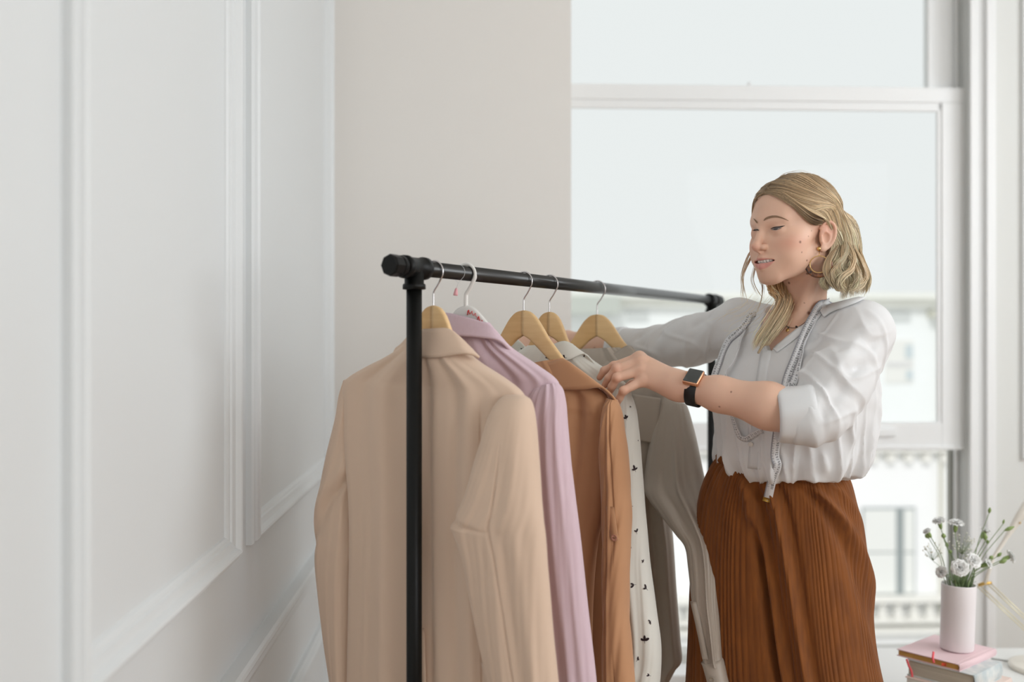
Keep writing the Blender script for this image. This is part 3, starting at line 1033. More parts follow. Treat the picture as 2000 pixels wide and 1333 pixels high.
rowsR = px_rows(F2, [
    (1048, 756, 1088, 748, .004, .012), (1040, 768, 1097, 762, .004, .020), (1034, 790, 1102, 790, .004, .026), (1028, 830, 1105, 830, .004, .030), (1022, 900, 1112, 900, .004, .032), (1020, 970, 1121, 970, .004, .032),
    (1024, 1050, 1131, 1050, .004, .032), (1036, 1160, 1143, 1160, .004, .032), (1050, 1260, 1154, 1260, .004, .032), (1060, 1350, 1163, 1350, .004, .032), (1066, 1410, 1168, 1410, .004, .032)])
def d_lzs(U, PH):
    s = np.cos(PH)
    d = .0045 * g(s, .30, .14) - .005 * g(s, .02, .16) * np.clip(U * 3, 0, 1) + .003 * g(s, .72, .1)
    d += .0012 * noise1(s * 8 + U * 6, 21)
    return d
rings(rowsR, 120, 90, d_lzs, .85, 'sleeve', M_LIL, lz, cap=(True, False))
rowsL = local_rows(F2, [(-.205, -.15, -.18, -.14, 0, .012), (-.225, -.19, -.165, -.18, -.005, .032), (-.245, -.28, -.15, -.30, -.01, .04), (-.26, -.40, -.155, -.42, -.012, .042), (-.255, -.55, -.165, -.56, -.012, .04), (-.245, -.74, -.17, -.74, -.01, .038)])
rings(rowsL, 80, 60, d_bzl, .85, 'sleeve', M_LIL, lz, cap=(True, False))
t_, b_ = collar_lines(F2, [(838, 640, .0), (848, 622, .012), (868, 612, .022), (900, 617, .028), (935, 627, .026), (957, 636, .022), (977, 658, .016), (1001, 687, .006)],
                      [(812, 650, -.02), (820, 652, .012), (850, 656, .034), (896, 657, .042), (940, 660, .038), (976, 667, .028), (1003, 691, .006)])
strip('collar', t_, b_, M_LIL, lz, 70, .0024, outward=F2.N)

# ---------------- 3: tan shirt
M_TAN = mat('tan_twill', rgb(192, 142, 102), 0.72, bump=('noise', 900, 0.12, 0.0006), vary=(9, 0.35, rgb(180, 128, 88)), sheen=0.25)
M_TANB = mat('tan_button', rgb(196, 140, 116), 0.35)
sh = empty('shirt', tuple(F3.O), 'caramel tan shirt with a rolled up sleeve tab and matching button', 'shirt', 'garments on the rail')
def d_sh(U, PH):
    s = np.cos(PH); back = (np.sin(PH) > 0) * 1.0
    d = .0035 * back * np.clip((.42 + .03 * s - U) * 60, 0, 1) * np.clip(1.5 - np.abs(s) * .5, 0, 1)      # yoke laid over the back
    d += .009 * g(s, .80, .09) * g(U, .42, .14) - .010 * g(s, .62, .08) * g(U, .40, .2) + .006 * g(s, .45, .1) * np.clip((U - .3) * 3, 0, 1)
    d += -.006 * g(s, .25, .07) * np.clip((U - .3) * 3, 0, 1) 
    d += .002 * noise1(s * 11 + U * 2, 31)
    return d
rows = local_rows(F3, [
    (-.110, -.135, .098, -.100, .006, .020), (-.13, -.140, .125, -.122, .005, .027), (-.165, -.150, .160, -.148, .003, .031),
    (-.196, -.165, .192, -.172, .0, .031), (-.207, -.185, .203, -.195, .0, .031), (-.208, -.24, .203, -.25, .0, .034),
    (-.203, -.32, .200, -.32, .0, .038), (-.196, -.40, .190, -.40, .0, .038), (-.192, -.47, .172, -.47, .0, .038), (-.19, -.60, .160, -.60, .0, .038), (-.192, -.80, .158, -.80, .0, .04)])
strip('front_panel', [F3.pt(.06, -.052, -.30), F3.pt(.15, -.056, -.30), F3.pt(.215, -.050, -.30)], [F3.pt(.06, -.052, -.82), F3.pt(.15, -.056, -.82), F3.pt(.215, -.050, -.82)], M_TAN, sh, 12, .001, outward=F3.N)
rings(rows, 160, 100, d_sh, .7, 'bodice', M_TAN, sh)
rowsR = px_rows(F3, [
    (1186, 778, 1204, 782, .012, .010), (1181, 795, 1209, 795, .014, .022), (1178, 830, 1214, 830, .015, .030), (1177, 880, 1220, 880, .016, .034), (1178, 940, 1226, 940, .016, .035), (1180, 1000, 1229, 1000, .016, .035),
    (1182, 1060, 1227, 1060, .016, .034), (1182, 1130, 1224, 1130, .016, .033), (1182, 1200, 1225, 1200, .016, .033), (1181, 1270, 1230, 1270, .016, .033), (1181, 1345, 1236, 1345, .016, .033), (1182, 1400, 1240, 1400, .016, .033)])
def d_shs(U, PH):
    s = np.cos(PH)
    d = -.003 * g(s - .1 + .5 * U, 0, .05) * np.clip((U - .12) * 6, 0, 1) + .0035 * g(s - .25 + .5 * U, 0, .09)
    d += -.004 * g(s, .45 - .3 * .5, .05) * np.clip((.62 - U) * 6, 0, 1)
    d += -.0025 * g(s, .15, .035) * np.clip((U - .80) * 12, 0, 1)
    d += .0012 * noise1(s * 4 + U * 19, 37, ((1, 1), (1.9, .8), (3.1, .5)))
    return d
rings(rowsR, 120, 120, d_shs, .85, 'sleeve', M_TAN, sh, cap=(True, False))
rowsL = local_rows(F3, [(-.212, -.19, -.19, -.17, 0, .012), (-.225, -.22, -.175, -.22, -.005, .030), (-.24, -.32, -.17, -.34, -.01, .034), (-.245, -.46, -.175, -.46, -.012, .034), (-.24, -.76, -.18, -.76, -.01, .033)])
rings(rowsL, 70, 50, d_bzl, .85, 'sleeve', M_TAN, sh, cap=(True, False))
t_, b_ = collar_lines(F3, [(1030, 735, -.02), (1040, 720, .006), (1058, 712, .020), (1076, 707, .027), (1100, 702, .026), (1122, 716, .022), (1150, 737, .012), (1180, 764, -.004)],
                      [(1020, 752, -.01), (1030, 754, .02), (1060, 760, .036), (1100, 762, .040), (1140, 761, .038), (1174, 758, .032), (1196, 774, .022), (1212, 798, .002)])
strip('collar', t_, b_, M_TAN, sh, 70, .0020, outward=F3.N)
def face_px(fr, n):
    return lambda px, py: fr.at(px, py, n)
fp = face_px(F3, .052)
MB().add(*ribbon([Vector(v) for v in smooth_path([fp(1191, 990), fp(1195, 1020), fp(1199, 1046), fp(1201, 1058)], 12)], [F3.S * .0085] * 11 + [F3.S * .005], [F3.N] * 12, .0010)).obj('sleeve_tab', M_TAN, sh)
bt = button(fp(1200, 1051), F3.N, .0066, M_TANB, sh)
hl = MB()
for k in (-1, 1):
    c = fp(1200, 1051) + F3.S * .0016 * k + F3.N * .0018
    hl.add(*ball(c, .0009, 8))
hl.obj('button_holes', mat('dark_thread', rgb(90, 55, 40), 0.8), bt)

# ---------------- 4: white blouse with a small dark print
M_WHB = mat('white_crepe', rgb(236, 234, 226), 0.7, bump=('noise', 700, 0.05, 0.0006), trans=0.12)
M_SPR = mat('dark_printed_sprig', rgb(44, 26, 32), 0.7)
wb_ = empty('blouse', tuple(F4.O), 'white blouse with scattered dark sprig print hanging behind the tan shirt', 'blouse', 'garments on the rail')
rows = local_rows(F4, [
    (-.050, -.075, .055, -.070, .004, .020), (-.08, -.092, .082, -.090, .004, .025), (-.12, -.115, .12, -.115, .003, .028),
    (-.165, -.140, .165, -.142, .0, .029), (-.19, -.16, .19, -.165, .0, .029), (-.196, -.19, .196, -.19, .0, .030), (-.196, -.26, .196, -.26, .0, .032), (-.19, -.4, .19, -.4, .0, .034), (-.19, -.80, .19, -.80, .0, .036)])
def d_wb(U, PH):
    s = np.cos(PH)
    return .005 * noise1(s * 10 + U, 41) * np.clip(U * 2, 0, 1) * .6
rings(rows, 140, 80, d_wb, .7, 'bodice', M_WHB, wb_)
rowsR = px_rows(F4, [
    (1196, 756, 1218, 762, .006, .012), (1190, 772, 1230, 774, .008, .024), (1186, 800, 1239, 800, .010, .032), (1184, 840, 1245, 840, .012, .036), (1184, 900, 1250, 900, .013, .038), (1186, 960, 1255, 960, .013, .038),
    (1190, 1040, 1261, 1040, .013, .038), (1194, 1100, 1266, 1100, .013, .038), (1200, 1180, 1277, 1180, .013, .038), (1206, 1250, 1287, 1250, .013, .038), (1210, 1300, 1289, 1300, .013, .037), (1212, 1345, 1284, 1345, .013, .036), (1214, 1400, 1278, 1400, .013, .034)])
def d_wbs(U, PH):
    s = np.cos(PH)
    d = .0055 * g(s - .3 + .9 * (U - .55), 0, .13) * np.clip((U - .3) * 3, 0, 1) - .005 * g(s - .02 + .7 * (U - .6), 0, .14) * np.clip((U - .35) * 3, 0, 1)
    d += .004 * g(U - .05 * s, .86, .04) - .004 * g(U - .05 * s, .93, .03)
    d += .0012 * noise1(s * 7 + U * 11, 43)
    return d
slv, slv_base = rings(rowsR, 120, 110, d_wbs, .85, 'sleeve', M_WHB, wb_, cap=(True, False))
rowsL = local_rows(F4, [(-.20, -.165, -.18, -.15, 0, .012), (-.225, -.21, -.165, -.20, -.005, .030), (-.24, -.32, -.16, -.33, -.008, .036), (-.24, -.46, -.165, -.46, -.008, .036), (-.235, -.76, -.17, -.76, -.008, .036)])
rings(rowsL, 70, 50, d_bzl, .85, 'sleeve', M_WHB, wb_, cap=(True, False))
t_, b_ = collar_lines(F4, [(1030, 700, -.02), (1040, 684, .004), (1060, 676, .022), (1078, 674, .028), (1098, 667, .028), (1113, 670, .025), (1130, 684, .020), (1152, 708, .010), (1176, 734, .0)],
                      [(1010, 722, -.012), (1026, 714, .014), (1055, 712, .034), (1085, 708, .040), (1112, 703, .038), (1140, 692, .022), (1158, 706, .014), (1180, 736, .0)])
clr = strip('collar', t_, b_, M_WHB, wb_, 60, .0016, outward=F4.N)
# the collar's front half, seen through the opening under the tan shirt's hanger
t2, b2 = collar_lines(F4, [(1000, 676, -.045), (1008, 664, -.050), (1016, 668, -.05), (1032, 684, -.052), (1050, 690, -.055), (1075, 690, -.055)],
                      [(985, 700, -.045), (1010, 706, -.06), (1030, 712, -.065), (1050, 716, -.07), (1075, 716, -.07), (1090, 712, -.07)])
clf = strip('front_collar', t2, b2, M_WHB, wb_, 40, .0016, outward=F4.N)

def sprig(surf, px, py, size, rot, parent, n=3):
    c, nr = hit(surf, px, py, .0007)
    if c is None:
        return
    e1 = nr.cross(Vector((0, 0, 1))).normalized(); e2 = nr.cross(e1)
    V, f = [], []
    for k in range(n):
        an = rot + (k - (n - 1) / 2) * 1.15 + rnd.uniform(-.25, .25)
        L = size * rnd.uniform(.75, 1.15)
        dr = e1 * math.sin(an) - e2 * math.cos(an)
        pr = nr.cross(dr)
        b = len(V)
        cen = c + dr * L * .5
        for q in range(10):
            t = 2 * math.pi * q / 10
            V.append(cen + dr * math.cos(t) * L * .5 + pr * math.sin(t) * L * .24)
        f.append(tuple(range(b, b + 10)))
    b = len(V)
    dr = -(e1 * math.sin(rot) - e2 * math.cos(rot)); pr = nr.cross(dr)
    V += [c - pr * size * .05, c + pr * size * .05, c + dr * size * .55 + pr * size * .03, c + dr * size * .55 - pr * size * .03]
    f.append((b, b + 1, b + 2, b + 3))
    obj('printed_sprig', V, f, M_SPR, parent, smooth=False)

def bvh_obj(o):
    M = o.matrix_world if o.parent is None else Matrix.Translation(sum((Vector(q.location) for q in _anc(o)), Vector((0, 0, 0))))
    return BVHTree.FromPolygons([M @ v.co for v in o.data.vertices], [tuple(p.vertices) for p in o.data.polygons])
def _anc(o):
    r = []
    while o is not None:
        r.append(o); o = o.parent
    return r
B4 = bvh_obj(slv)
for px, py, sz, rot in ((1223, 818, .0075, .4), (1231, 796, .004, 0), (1240, 918, .0095, .3), (1231, 988, .0115, 1.2), (1243, 1040, .008, .2), (1228, 1070, .009, -.6), (1256, 1098, .005, .8),
                        (1238, 1143, .0095, 1.6), (1223, 1148, .006, .4), (1262, 1150, .0105, .7), (1259, 1252, .0105, .1), (1246, 862, .003, 0), (1270, 1215, .006, 2.0), (1245, 1290, .008, -.8), (1268, 1320, .007, 1.2)):
    sprig(B4, px, py, sz, rot, slv, rnd.choice((2, 3, 3)))
Bc = bvh_obj(clr)
for px, py, sz, rot in ((1103, 699, .0095, 1.5), (1142, 696, .004, .5), (1070, 700, .007, .2)):
    sprig(Bc, px, py, sz, rot, clr, 3)
Bf = bvh_obj(clf)
for px, py, sz, rot in ((1021, 682, .008, 2.6), (1056, 708, .006, 1.8)):
    sprig(Bf, px, py, sz, rot, clf, 3)

# ---------------- 5: taupe silky shirt with one long sleeve hanging towards the woman
M_TAU = mat('taupe_satin', rgb(174, 162, 149), 0.45, bump=('noise', 900, 0.05, 0.0005), sheen=0.1)
ts = empty('shirt', tuple(F5.O), 'taupe satin shirt with long buttoned cuff nearest the woman', 'shirt', 'garments on the rail')
def d_ts(U, PH):
    s = np.cos(PH)
    d = 0.010 * g(s, .86, .05) * np.clip((U - .32) * 5, 0, 1) - .011 * g(s, .66, .06) * np.clip((U - .32) * 5, 0, 1) + .004 * g(s, .45, .1)
    d += -.006 * g(s, .60, .03) * np.clip(.6 - U, 0, 1) + .002 * noise1(s * 9 + U, 51)
    return d
rows = local_rows(F5, [
    (-.055, -.085, .058, -.080, .004, .022), (-.085, -.105, .088, -.100, .004, .027), (-.12, -.122, .125, -.122, .003, .030),
    (-.165, -.142, .165, -.145, .0, .031), (-.198, -.16, .196, -.168, .0, .031), (-.204, -.19, .203, -.20, .0, .032)]) + px_rows(F5, [
    (1080, 868, 1326, 868, .0, .036), (1082, 930, 1312, 930, .0, .038), (1084, 1000, 1308, 1000, .0, .038), (1086, 1060, 1314, 1060, .0, .036), (1086, 1150, 1320, 1150, .0, .035), (1086, 1250, 1328, 1250, .0, .034), (1086, 1292, 1331, 1292, .0, .032), (1090, 1312, 1318, 1312, .0, .03), (1100, 1340, 1303, 1340, .0, .024)])
rings(rows, 160, 110, d_ts, .72, 'bodice', M_TAU, ts, cap=(False, True))
rowsR = px_rows(F5, [
    (1296, 772, 1326, 786, .010, .012), (1286, 790, 1340, 792, .014, .026), (1276, 830, 1352, 830, .018, .036), (1267, 880, 1364, 880, .030, .042), (1260, 930, 1374, 930, .050, .044), (1262, 964, 1381, 955, .070, .044),
    (1290, 1003, 1388, 985, .100, .040), (1320, 1042, 1393, 1020, .128, .036), (1339, 1068, 1397, 1050, .146, .032), (1345, 1110, 1402, 1100, .166, .028), (1352, 1180, 1403, 1170, .190, .025), (1361, 1228, 1406, 1220, .202, .023),
    (1372, 1285, 1410, 1282, .206, .022), (1378, 1300, 1412, 1297, .210, .022)])
def d_tss(U, PH):
    s = np.cos(PH)
    d = .015 * g(s, .20 + .1 * U, .09) * np.clip((U - .1) * 5, 0, 1) - .011 * g(s, -.14, .16) * np.clip((U - .25) * 5, 0, 1) * np.clip((.7 - U) * 5, 0, 1)
    d += -.004 * g(s, .66, .12) * np.clip((U - .1) * 5, 0, 1)
    d += .001 * noise1(s * 7 + U * 6, 53)
    return d
sl5, _ = rings(rowsR, 140, 120, d_tss, .85, 'sleeve', M_TAU, ts, cap=(True, True))
cr = px_rows(F5, [(1370, 1294, 1411, 1287, .208, .023), (1374, 1303, 1414, 1296, .211, .025), (1386, 1345, 1423, 1338, .222, .026), (1402, 1395, 1438, 1388, .234, .026), (1405, 1402, 1440, 1396, .236, .024)])
rings(cr, 60, 24, None, .85, 'cuff', M_TAU, ts, cap=(True, True))
button(F5.at(1390, 1328, .245), F5.N, .0058, mat('taupe_button', rgb(150, 138, 124), 0.3), ts)
MB().add(*ribbon([Vector(v) for v in smooth_path([F5.at(1354, 1176, .213), F5.at(1364, 1220, .224), F5.at(1378, 1288, .231)], 16)], [F5.S * .0065] * 16, [F5.N] * 16, .0012)).obj('sleeve_placket', M_TAU, ts)
rowsL = local_rows(F5, [(-.21, -.165, -.19, -.15, 0, .012), (-.235, -.21, -.175, -.20, -.005, .030), (-.25, -.32, -.17, -.33, -.008, .036), (-.25, -.46, -.175, -.46, -.008, .034), (-.245, -.74, -.18, -.74, -.008, .03)])
rings(rowsL, 70, 50, d_bzl, .85, 'sleeve', M_TAU, ts, cap=(True, False))
t_, b_ = collar_lines(F5, [(1090, 735, -.03), (1110, 716, -.005), (1140, 706, .014), (1170, 700, .022), (1200, 690, .026), (1227, 675, .026), (1243, 688, .022), (1262, 704, .014), (1284, 730, .002)],
                      [(1085, 748, -.02), (1100, 740, .010), (1135, 735, .030), (1170, 733, .036), (1205, 735, .038), (1240, 728, .034), (1270, 726, .022), (1290, 740, .006)])
strip('collar', t_, b_, M_TAU, ts, 60, .0020, outward=F5.N)
# the back yoke's pleat: a flat darker flap ending at its own hem
fp5 = lambda x, y, n=.043: F5.at(x, y, n)
A_ = [fp5(1236, 770), fp5(1242, 820, .046), fp5(1248, 861, .048)]; B_ = [fp5(1290, 778, .040), fp5(1286, 826, .046), fp5(1281, 868, .049)]
strip('back_yoke', A_, B_, M_TAU, ts, 24, .0011, outward=F5.N, rows=8)
# ------------------------------------------------------------------ the woman: joints in world space
def vn(v): return np.array([v[0], v[1], v[2]], float)
FD = Vector((-.79, -.61, 0)).normalized()        # where the chest faces
LD = Vector((-FD.y, FD.x, 0))                    # towards her left
LD = Vector((.61, -.79, 0)).normalized()
UP = Vector((0, 0, 1))
TC = Vector((.600, 2.105, 0))                    # trunk axis
SHL = P(1680, 647, 1.985)
SHR = P(1448, 641, 2.235)
ELL = P(1582, 820, 1.875)
WRL = P(1346, 757, 1.985)
ELR = P(1272, 681, 2.47)
WRR = P(1108, 667, 2.615)
# head frame
YAW = math.radians(60); PIT = math.radians(8.5); ROL = math.radians(1.0)
hF = Vector((-math.sin(YAW) * math.cos(PIT), -math.cos(YAW) * math.cos(PIT), -math.sin(PIT)))
hL = Vector((math.cos(YAW), -math.sin(YAW), 0))
hL = (Matrix.Rotation(ROL, 3, hF) @ hL).normalized()
hU = hL.cross(hF) * -1
if hU.z < 0: hU = -hU
tr = P(1602, 451, 1.975)
H0 = tr - hL * .070
HM = np.array([[hL[i], hF[i], hU[i]] for i in range(3)])     # columns: head axes
def hw(l, f, u):
    return H0 + hL * l + hF * f + hU * u
HS = 1.0

S = SDF()
def hell(c, r, k=.02, op='u', rot=None):
    M = HM if rot is None else HM @ rot
    return S.ell(hw(*c), r, M, k, op)
def hcone(a, b, ra, rb, k=.02, op='u'):
    return S.cone(hw(*a), hw(*b), ra, rb, k, op)
# trunk (hidden by the clothes except the chest under the neckline)
def trunk(p):
    z = p[:, 2] - CAMZ
    zz = [-1.0, -.62, -.52, -.42, -.32, -.24, -.12, -.03, .02, .06]
    a = mono(zz, [.09, .095, .10, .10, .095, .10, .14, .155, .13, .06], np.clip(z, -1.0, .06))
    b = mono(zz, [.08, .085, .085, .085, .075, .08, .10, .092, .075, .05], np.clip(z, -1.0, .06))
    cx = mono([-1, -.3, .06], [.570, .575, .603], np.clip(z, -1, .06))
    cy = mono([-1, -.5, -.3, .06], [2.15, 2.145, 2.125, 2.105], np.clip(z, -1, .06))
    dx = p[:, 0] - cx; dy = p[:, 1] - cy
    l = dx * LD.x + dy * LD.y; f = dx * FD.x + dy * FD.y
    k0 = np.sqrt((l / a) ** 2 + (f / b) ** 2) + 1e-9
    k1 = np.sqrt((l / a ** 2) ** 2 + (f / b ** 2) ** 2) + 1e-9
    d = k0 * (k0 - 1) / k1
    return np.maximum(np.maximum(d, z - .045), -.60 - z)
S.raw(trunk, (.59, 2.105, CAMZ - .28), .42, .03)
NK0 = hw(0, -.032, -.03); NK1 = Vector((.612, 2.112, CAMZ + .035))
S.cone(NK0, NK1, .0465, .049, .03)
S.cone(NK1 - UP * .02, SHL + UP * -.004, .045, .040, .04)
S.cone(NK1 - UP * .02, SHR + UP * -.004, .045, .040, .04)
# collar bones
S.cone(Vector(NK1) + FD * .052 - UP * .045 + LD * .012, SHL + UP * .02 + FD * .03, .008, .009, .02)
S.cone(Vector(NK1) + FD * .052 - UP * .045 - LD * .012, SHR + UP * .02 + FD * .03, .008, .009, .02)
# neck muscles
S.cone(hw(.05, -.02, -.045), Vector(NK1) + FD * .056 - UP * .045 + LD * .012, .010, .008, .025)
S.cone(hw(-.05, -.02, -.045), Vector(NK1) + FD * .056 - UP * .045 - LD * .012, .010, .008, .025)
# bust
for s in (1, -1):
    S.ell(TC + UP * (CAMZ - .115) + LD * .07 * s + FD * .055, (.052, .052, .055), None, .05)
# legs and feet
for s in (1, -1):
    hip = Vector((.57, 2.145, CAMZ - .50)) + LD * .05 * s
    kn = Vector((.575, 2.16, .47)) + LD * .075 * s + FD * .02
    an = Vector((.58, 2.165, .09)) + LD * .10 * s
    S.cone(hip, kn, .058, .050, .03)
    S.cone(kn, an, .052, .036, .03)
    S.cone(an - UP * .045 - FD * .03, an - UP * .060 + FD * .15, .034, .026, .03)
# arms
S.cone(SHL, ELL, .044, .038, .03)
S.cone(ELL, P(1500, 793, 1.90), .037, .0425, .02)
S.cone(P(1500, 793, 1.90), P(1405, 770, 1.95), .0425, .0325, .02)
S.cone(P(1405, 770, 1.95), WRL, .0325, .0265, .02)
S.cone(SHR, ELR, .044, .040, .03)
S.cone(ELR, ELR.lerp(WRR, .3), .040, .038, .02)
S.cone(ELR.lerp(WRR, .3), WRR, .038, .025, .02)

# left hand on the garments: dorsal side to the lens
def chain(pts, rs, k=.004):
    for i in range(len(pts) - 1):
        S.cone(pts[i], pts[i + 1], rs[i], rs[i + 1], k if i else .010)
W2 = P(1322, 752, 2.000)
mc = [P(1249, 699, 2.062), P(1253, 707, 2.046), P(1253, 724, 2.032), P(1257, 743, 2.022)]
cp = [P(1318, 742, 2.015), P(1320, 748, 2.006), P(1322, 756, 1.998), P(1324, 765, 1.994)]
for a, b, r0, r1 in zip(cp, mc, (.018, .018, .018, .017), (.0118, .0120, .0115, .0105)):
    S.cone(a, b, r0, r1, .012)
S.cone(WRL, W2, .0265, .0245, .02)
S.cone(W2, P(1275, 738, 2.030), .0225, .018, .02)
for m_, r in zip(mc, (.0112, .0118, .0112, .0102)):
    S.ell(m_ - FD * 0 + Vector((0, -.003, .001)), (r, r, r), None, .006)
FING = [
    ([mc[0], P(1199, 715.5, 2.070), P(1180, 724, 2.074), P(1171, 738, 2.078)], (.0108, .0088, .0078, .0062)),
    ([mc[1], P(1204, 720.5, 2.048), P(1189, 739, 2.054), P(1181, 753, 2.060)], (.0112, .0094, .0082, .0066)),
    ([mc[2], P(1205, 738.5, 2.030), P(1195, 756, 2.042), P(1190, 769, 2.052)], (.0108, .0090, .0080, .0064)),
    ([mc[3], P(1218, 764, 2.012), P(1210, 778, 2.022), P(1206, 789, 2.032)], (.0100, .0082, .0072, .0058)),
]
for pts, rs in FING:
    chain(pts, rs)
    S.ell(pts[1] + Vector((0, -.0012, .0012)), (rs[1] * 1.02,) * 3, None, .004)
# thumb from the far side of the palm, closing under the cloth
chain([P(1310, 742, 2.035), P(1268, 742, 2.075), P(1236, 752, 2.098), P(1214, 764, 2.106)], (.017, .013, .0105, .008), .006)

# right hand, behind the hangers, gripping the far hanging edge
w0 = WRR
kn0 = [P(1046 + 2 * i, 659 + 5.5 * i, 2.64 - .006 * i) for i in range(4)]
for i, k_ in enumerate(kn0):
    S.cone(w0 + UP * (.012 - .008 * i), k_, .016, .0108, .012)
    pip = k_ + Vector((-.046 + .004 * i, .008, .006 - .004 * i))
    dip = pip + Vector((-.018, -.006, -.016 - .002 * i)); tip = dip + Vector((-.006, -.010, -.018))
    chain([k_, pip, dip, tip], (.0104, .0088, .0078, .0062))
chain([w0 + Vector((-.01, -.012, .004)), w0 + Vector((-.045, -.028, -.010)), w0 + Vector((-.075, -.030, -.018)), w0 + Vector((-.098, -.026, -.024))], (.016, .0125, .010, .0078), .006)

# ---- head
hell((0, -.016, .040), (.0735, .094, .078), .02)
hell((0, .004, .042), (.063, .0745, .064), .02)
hell((0, .028, -.018), (.0585, .064, .068), .02)
for s in (1, -1):
    hell((s * .041, .047, -.010), (.022, .026, .018), .022)
    hell((s * .031, .056, -.038), (.026, .028, .030), .022)
    hcone((s * .050, -.004, -.044), (s * .017, .076, -.077), .013, .013, .022)
    hcone((s * .010, .0775, .034), (s * .038, .0640, .035), .0068, .0050, .025)
hell((0, .079, -.0765), (.019, .0175, .0165), .014)
hell((0, .068, -.050), (.033, .032, .030), .016)
hcone((0, .0850, .024), (0, .1065, -.0115), .0064, .0080, .010)
hell((0, .1080, -.0140), (.0084, .0088, .0080), .006)
for s in (1, -1):
    hell((s * .0108, .0975, -.0170), (.0058, .0082, .0062), .0035)
hcone((0, .1055, -.0195), (0, .0975, -.0262), .0046, .0045, .006)
for s in (1, -1):
    hell((s * .0056, .1025, -.0235), (.0026, .0050, .0028), .002, 's')
    hell((s * .031, .103, .0125), (.018, .0215, .0125), .012, 's')
    hell((s * .0300, .0695, .0118), (.0136, .0136, .0128), .006)
# lips
for s in (1, -1):
    hcone((s * .0305, .0750, -.0435), (s * .0055, .0980, -.0366), .0034, .0055, .004)
    hcone((s * .0300, .0745, -.0462), (s * .0, .0955, -.0555), .0034, .0078, .005)
hell((0, .0985, -.0385), (.006, .0050, .0046), .004)
hell((0, .080, -.0452), (.0300, .0245, .0046), .002, 's')
# ears
er = np.array(Matrix.Rotation(math.radians(-24), 3, 'Z') @ Matrix.Rotation(math.radians(8), 3, 'X'))
def eaw(x, y, z):          # ear-local to head
    q = Matrix(er.tolist()) @ Vector((x, y, z))
    return q
EAR0 = {}
for s in (1, -1):
    base = Vector((s * .0715, -.009, -.0135))
    EM = Matrix.Rotation(math.radians(15 * s), 3, 'Z') @ Matrix.Rotation(math.radians(14), 3, 'X')
    def ew(x, y, z, base=base, EM=EM, s=s):
        q = base + EM @ Vector((x * s, y, z))
        return (q.x, q.y, q.z)
    EAR0[s] = ew
    hell(ew(0, -.003, .004), (.0050, .0158, .0255), .004, 'u', np.array(EM))
    ol = [(-.000, .011, .004), (.001, .012, .016), (.003, .004, .0285), (.004, -.008, .0300), (.0045, -.017, .022), (.004, -.0200, .008), (.003, -.0175, -.006), (.0015, -.010, -.0185), (.000, .0005, -.0265)]
    ol = smooth_path(ol[1:], 22)
    for a, b in zip(ol, ol[1:]):
        hcone(ew(*a), ew(*b), .0027, .0027, .003)
    hell(ew(.001, .002, -.0235), (.0036, .0066, .0068), .004, 'u', np.array(EM))
    hell(ew(.0058, -.0005, -.002), (.0066, .0085, .0115), .0015, 's', np.array(EM))
    hell(ew(.0058, -.0070, .0160), (.0036, .0080, .0085), .0015, 's', np.array(EM))
    hcone(ew(.004, .0105, -.001), ew(.003, .0085, -.010), .0030, .0030, .003)

def cut(lo, hi, h):
    return sdf_mesh(S, lo, hi, h)
Hc = vn(H0)
# fine: head, neck and chest; left forearm and hand; right hand; coarse: what the clothes hide
z_cut = CAMZ - .045
parts_v, parts_f = [], []
def addp(V, Q):
    o = sum(len(v) for v in parts_v)
    parts_v.append(V); parts_f.append(Q + o)
V, Q = cut((Hc[0] - .16, Hc[1] - .16, z_cut), (Hc[0] + .20, Hc[1] + .20, Hc[2] + .16), .0016)
addp(V, Q)
xw = P(1545, 800, 1.9).x
V, Q = cut((P(1160, 700, 2.1).x, 1.78, CAMZ - .26), (xw, 2.135, CAMZ + .03), .0016)
addp(V, Q)
V, Q = cut((-.08, 2.53, CAMZ - .09), (WRR.x + .09, 2.75, CAMZ + .09), .0022)
addp(V, Q)
V, Q = cut((-.1, 1.6, -.01), (1.0, 2.95, CAMZ + .12), .006)
# drop the coarse cells that lie in the fine boxes
cen = V[Q].mean(1)
def inside(c, lo, hi):
    return ((c > np.array(lo)) & (c < np.array(hi))).all(1)
drop = inside(cen, (Hc[0] - .16, Hc[1] - .16, z_cut), (Hc[0] + .20, Hc[1] + .20, Hc[2] + .16)) | inside(cen, (-1, 1.78, CAMZ - .26), (xw, 2.135, CAMZ + .03)) | inside(cen, (-1, 2.53, CAMZ - .09), (WRR.x + .09, 2.75, CAMZ + .09))
addp(V, Q[~drop])
BV = np.vstack(parts_v); BF = np.vstack(parts_f)
BB = bvh_of(BV, BF)

# ---- skin colour with lips, blush, moles and the like as true pigment
SKIN = np.array(lin((226 / 255, 184 / 255, 160 / 255)))
col = np.tile(SKIN, (len(BV), 1))
Lc = (BV - vn(H0)) @ HM        # head coordinates
def blend(mask, c):
    global col
    c = np.array(lin(tuple(q / 255 for q in c)))
    col = col * (1 - mask[:, None]) + c * mask[:, None]
near_head = (np.abs(Lc) < .2).all(1)
def gg(c, r):
    return np.exp(-(((Lc - np.array(c)) / np.array(r)) ** 2).sum(1)) * near_head
blend(.55 * gg((.047, .062, -.016), (.022, .03, .016)) + .55 * gg((-.047, .062, -.016), (.022, .03, .016)), (214, 140, 118))
blend(.45 * gg((0, .116, -.016), (.014, .014, .012)), (214, 142, 122))
blend(np.clip(.6 * gg((.08, -.012, .01), (.02, .02, .03)), 0, 1), (218, 150, 128))
# eyelid shading colour, warm brown make-up
for s in (1, -1):
    blend(.35 * gg((s * .031, .085, .020), (.017, .012, .005)), (196, 142, 116))
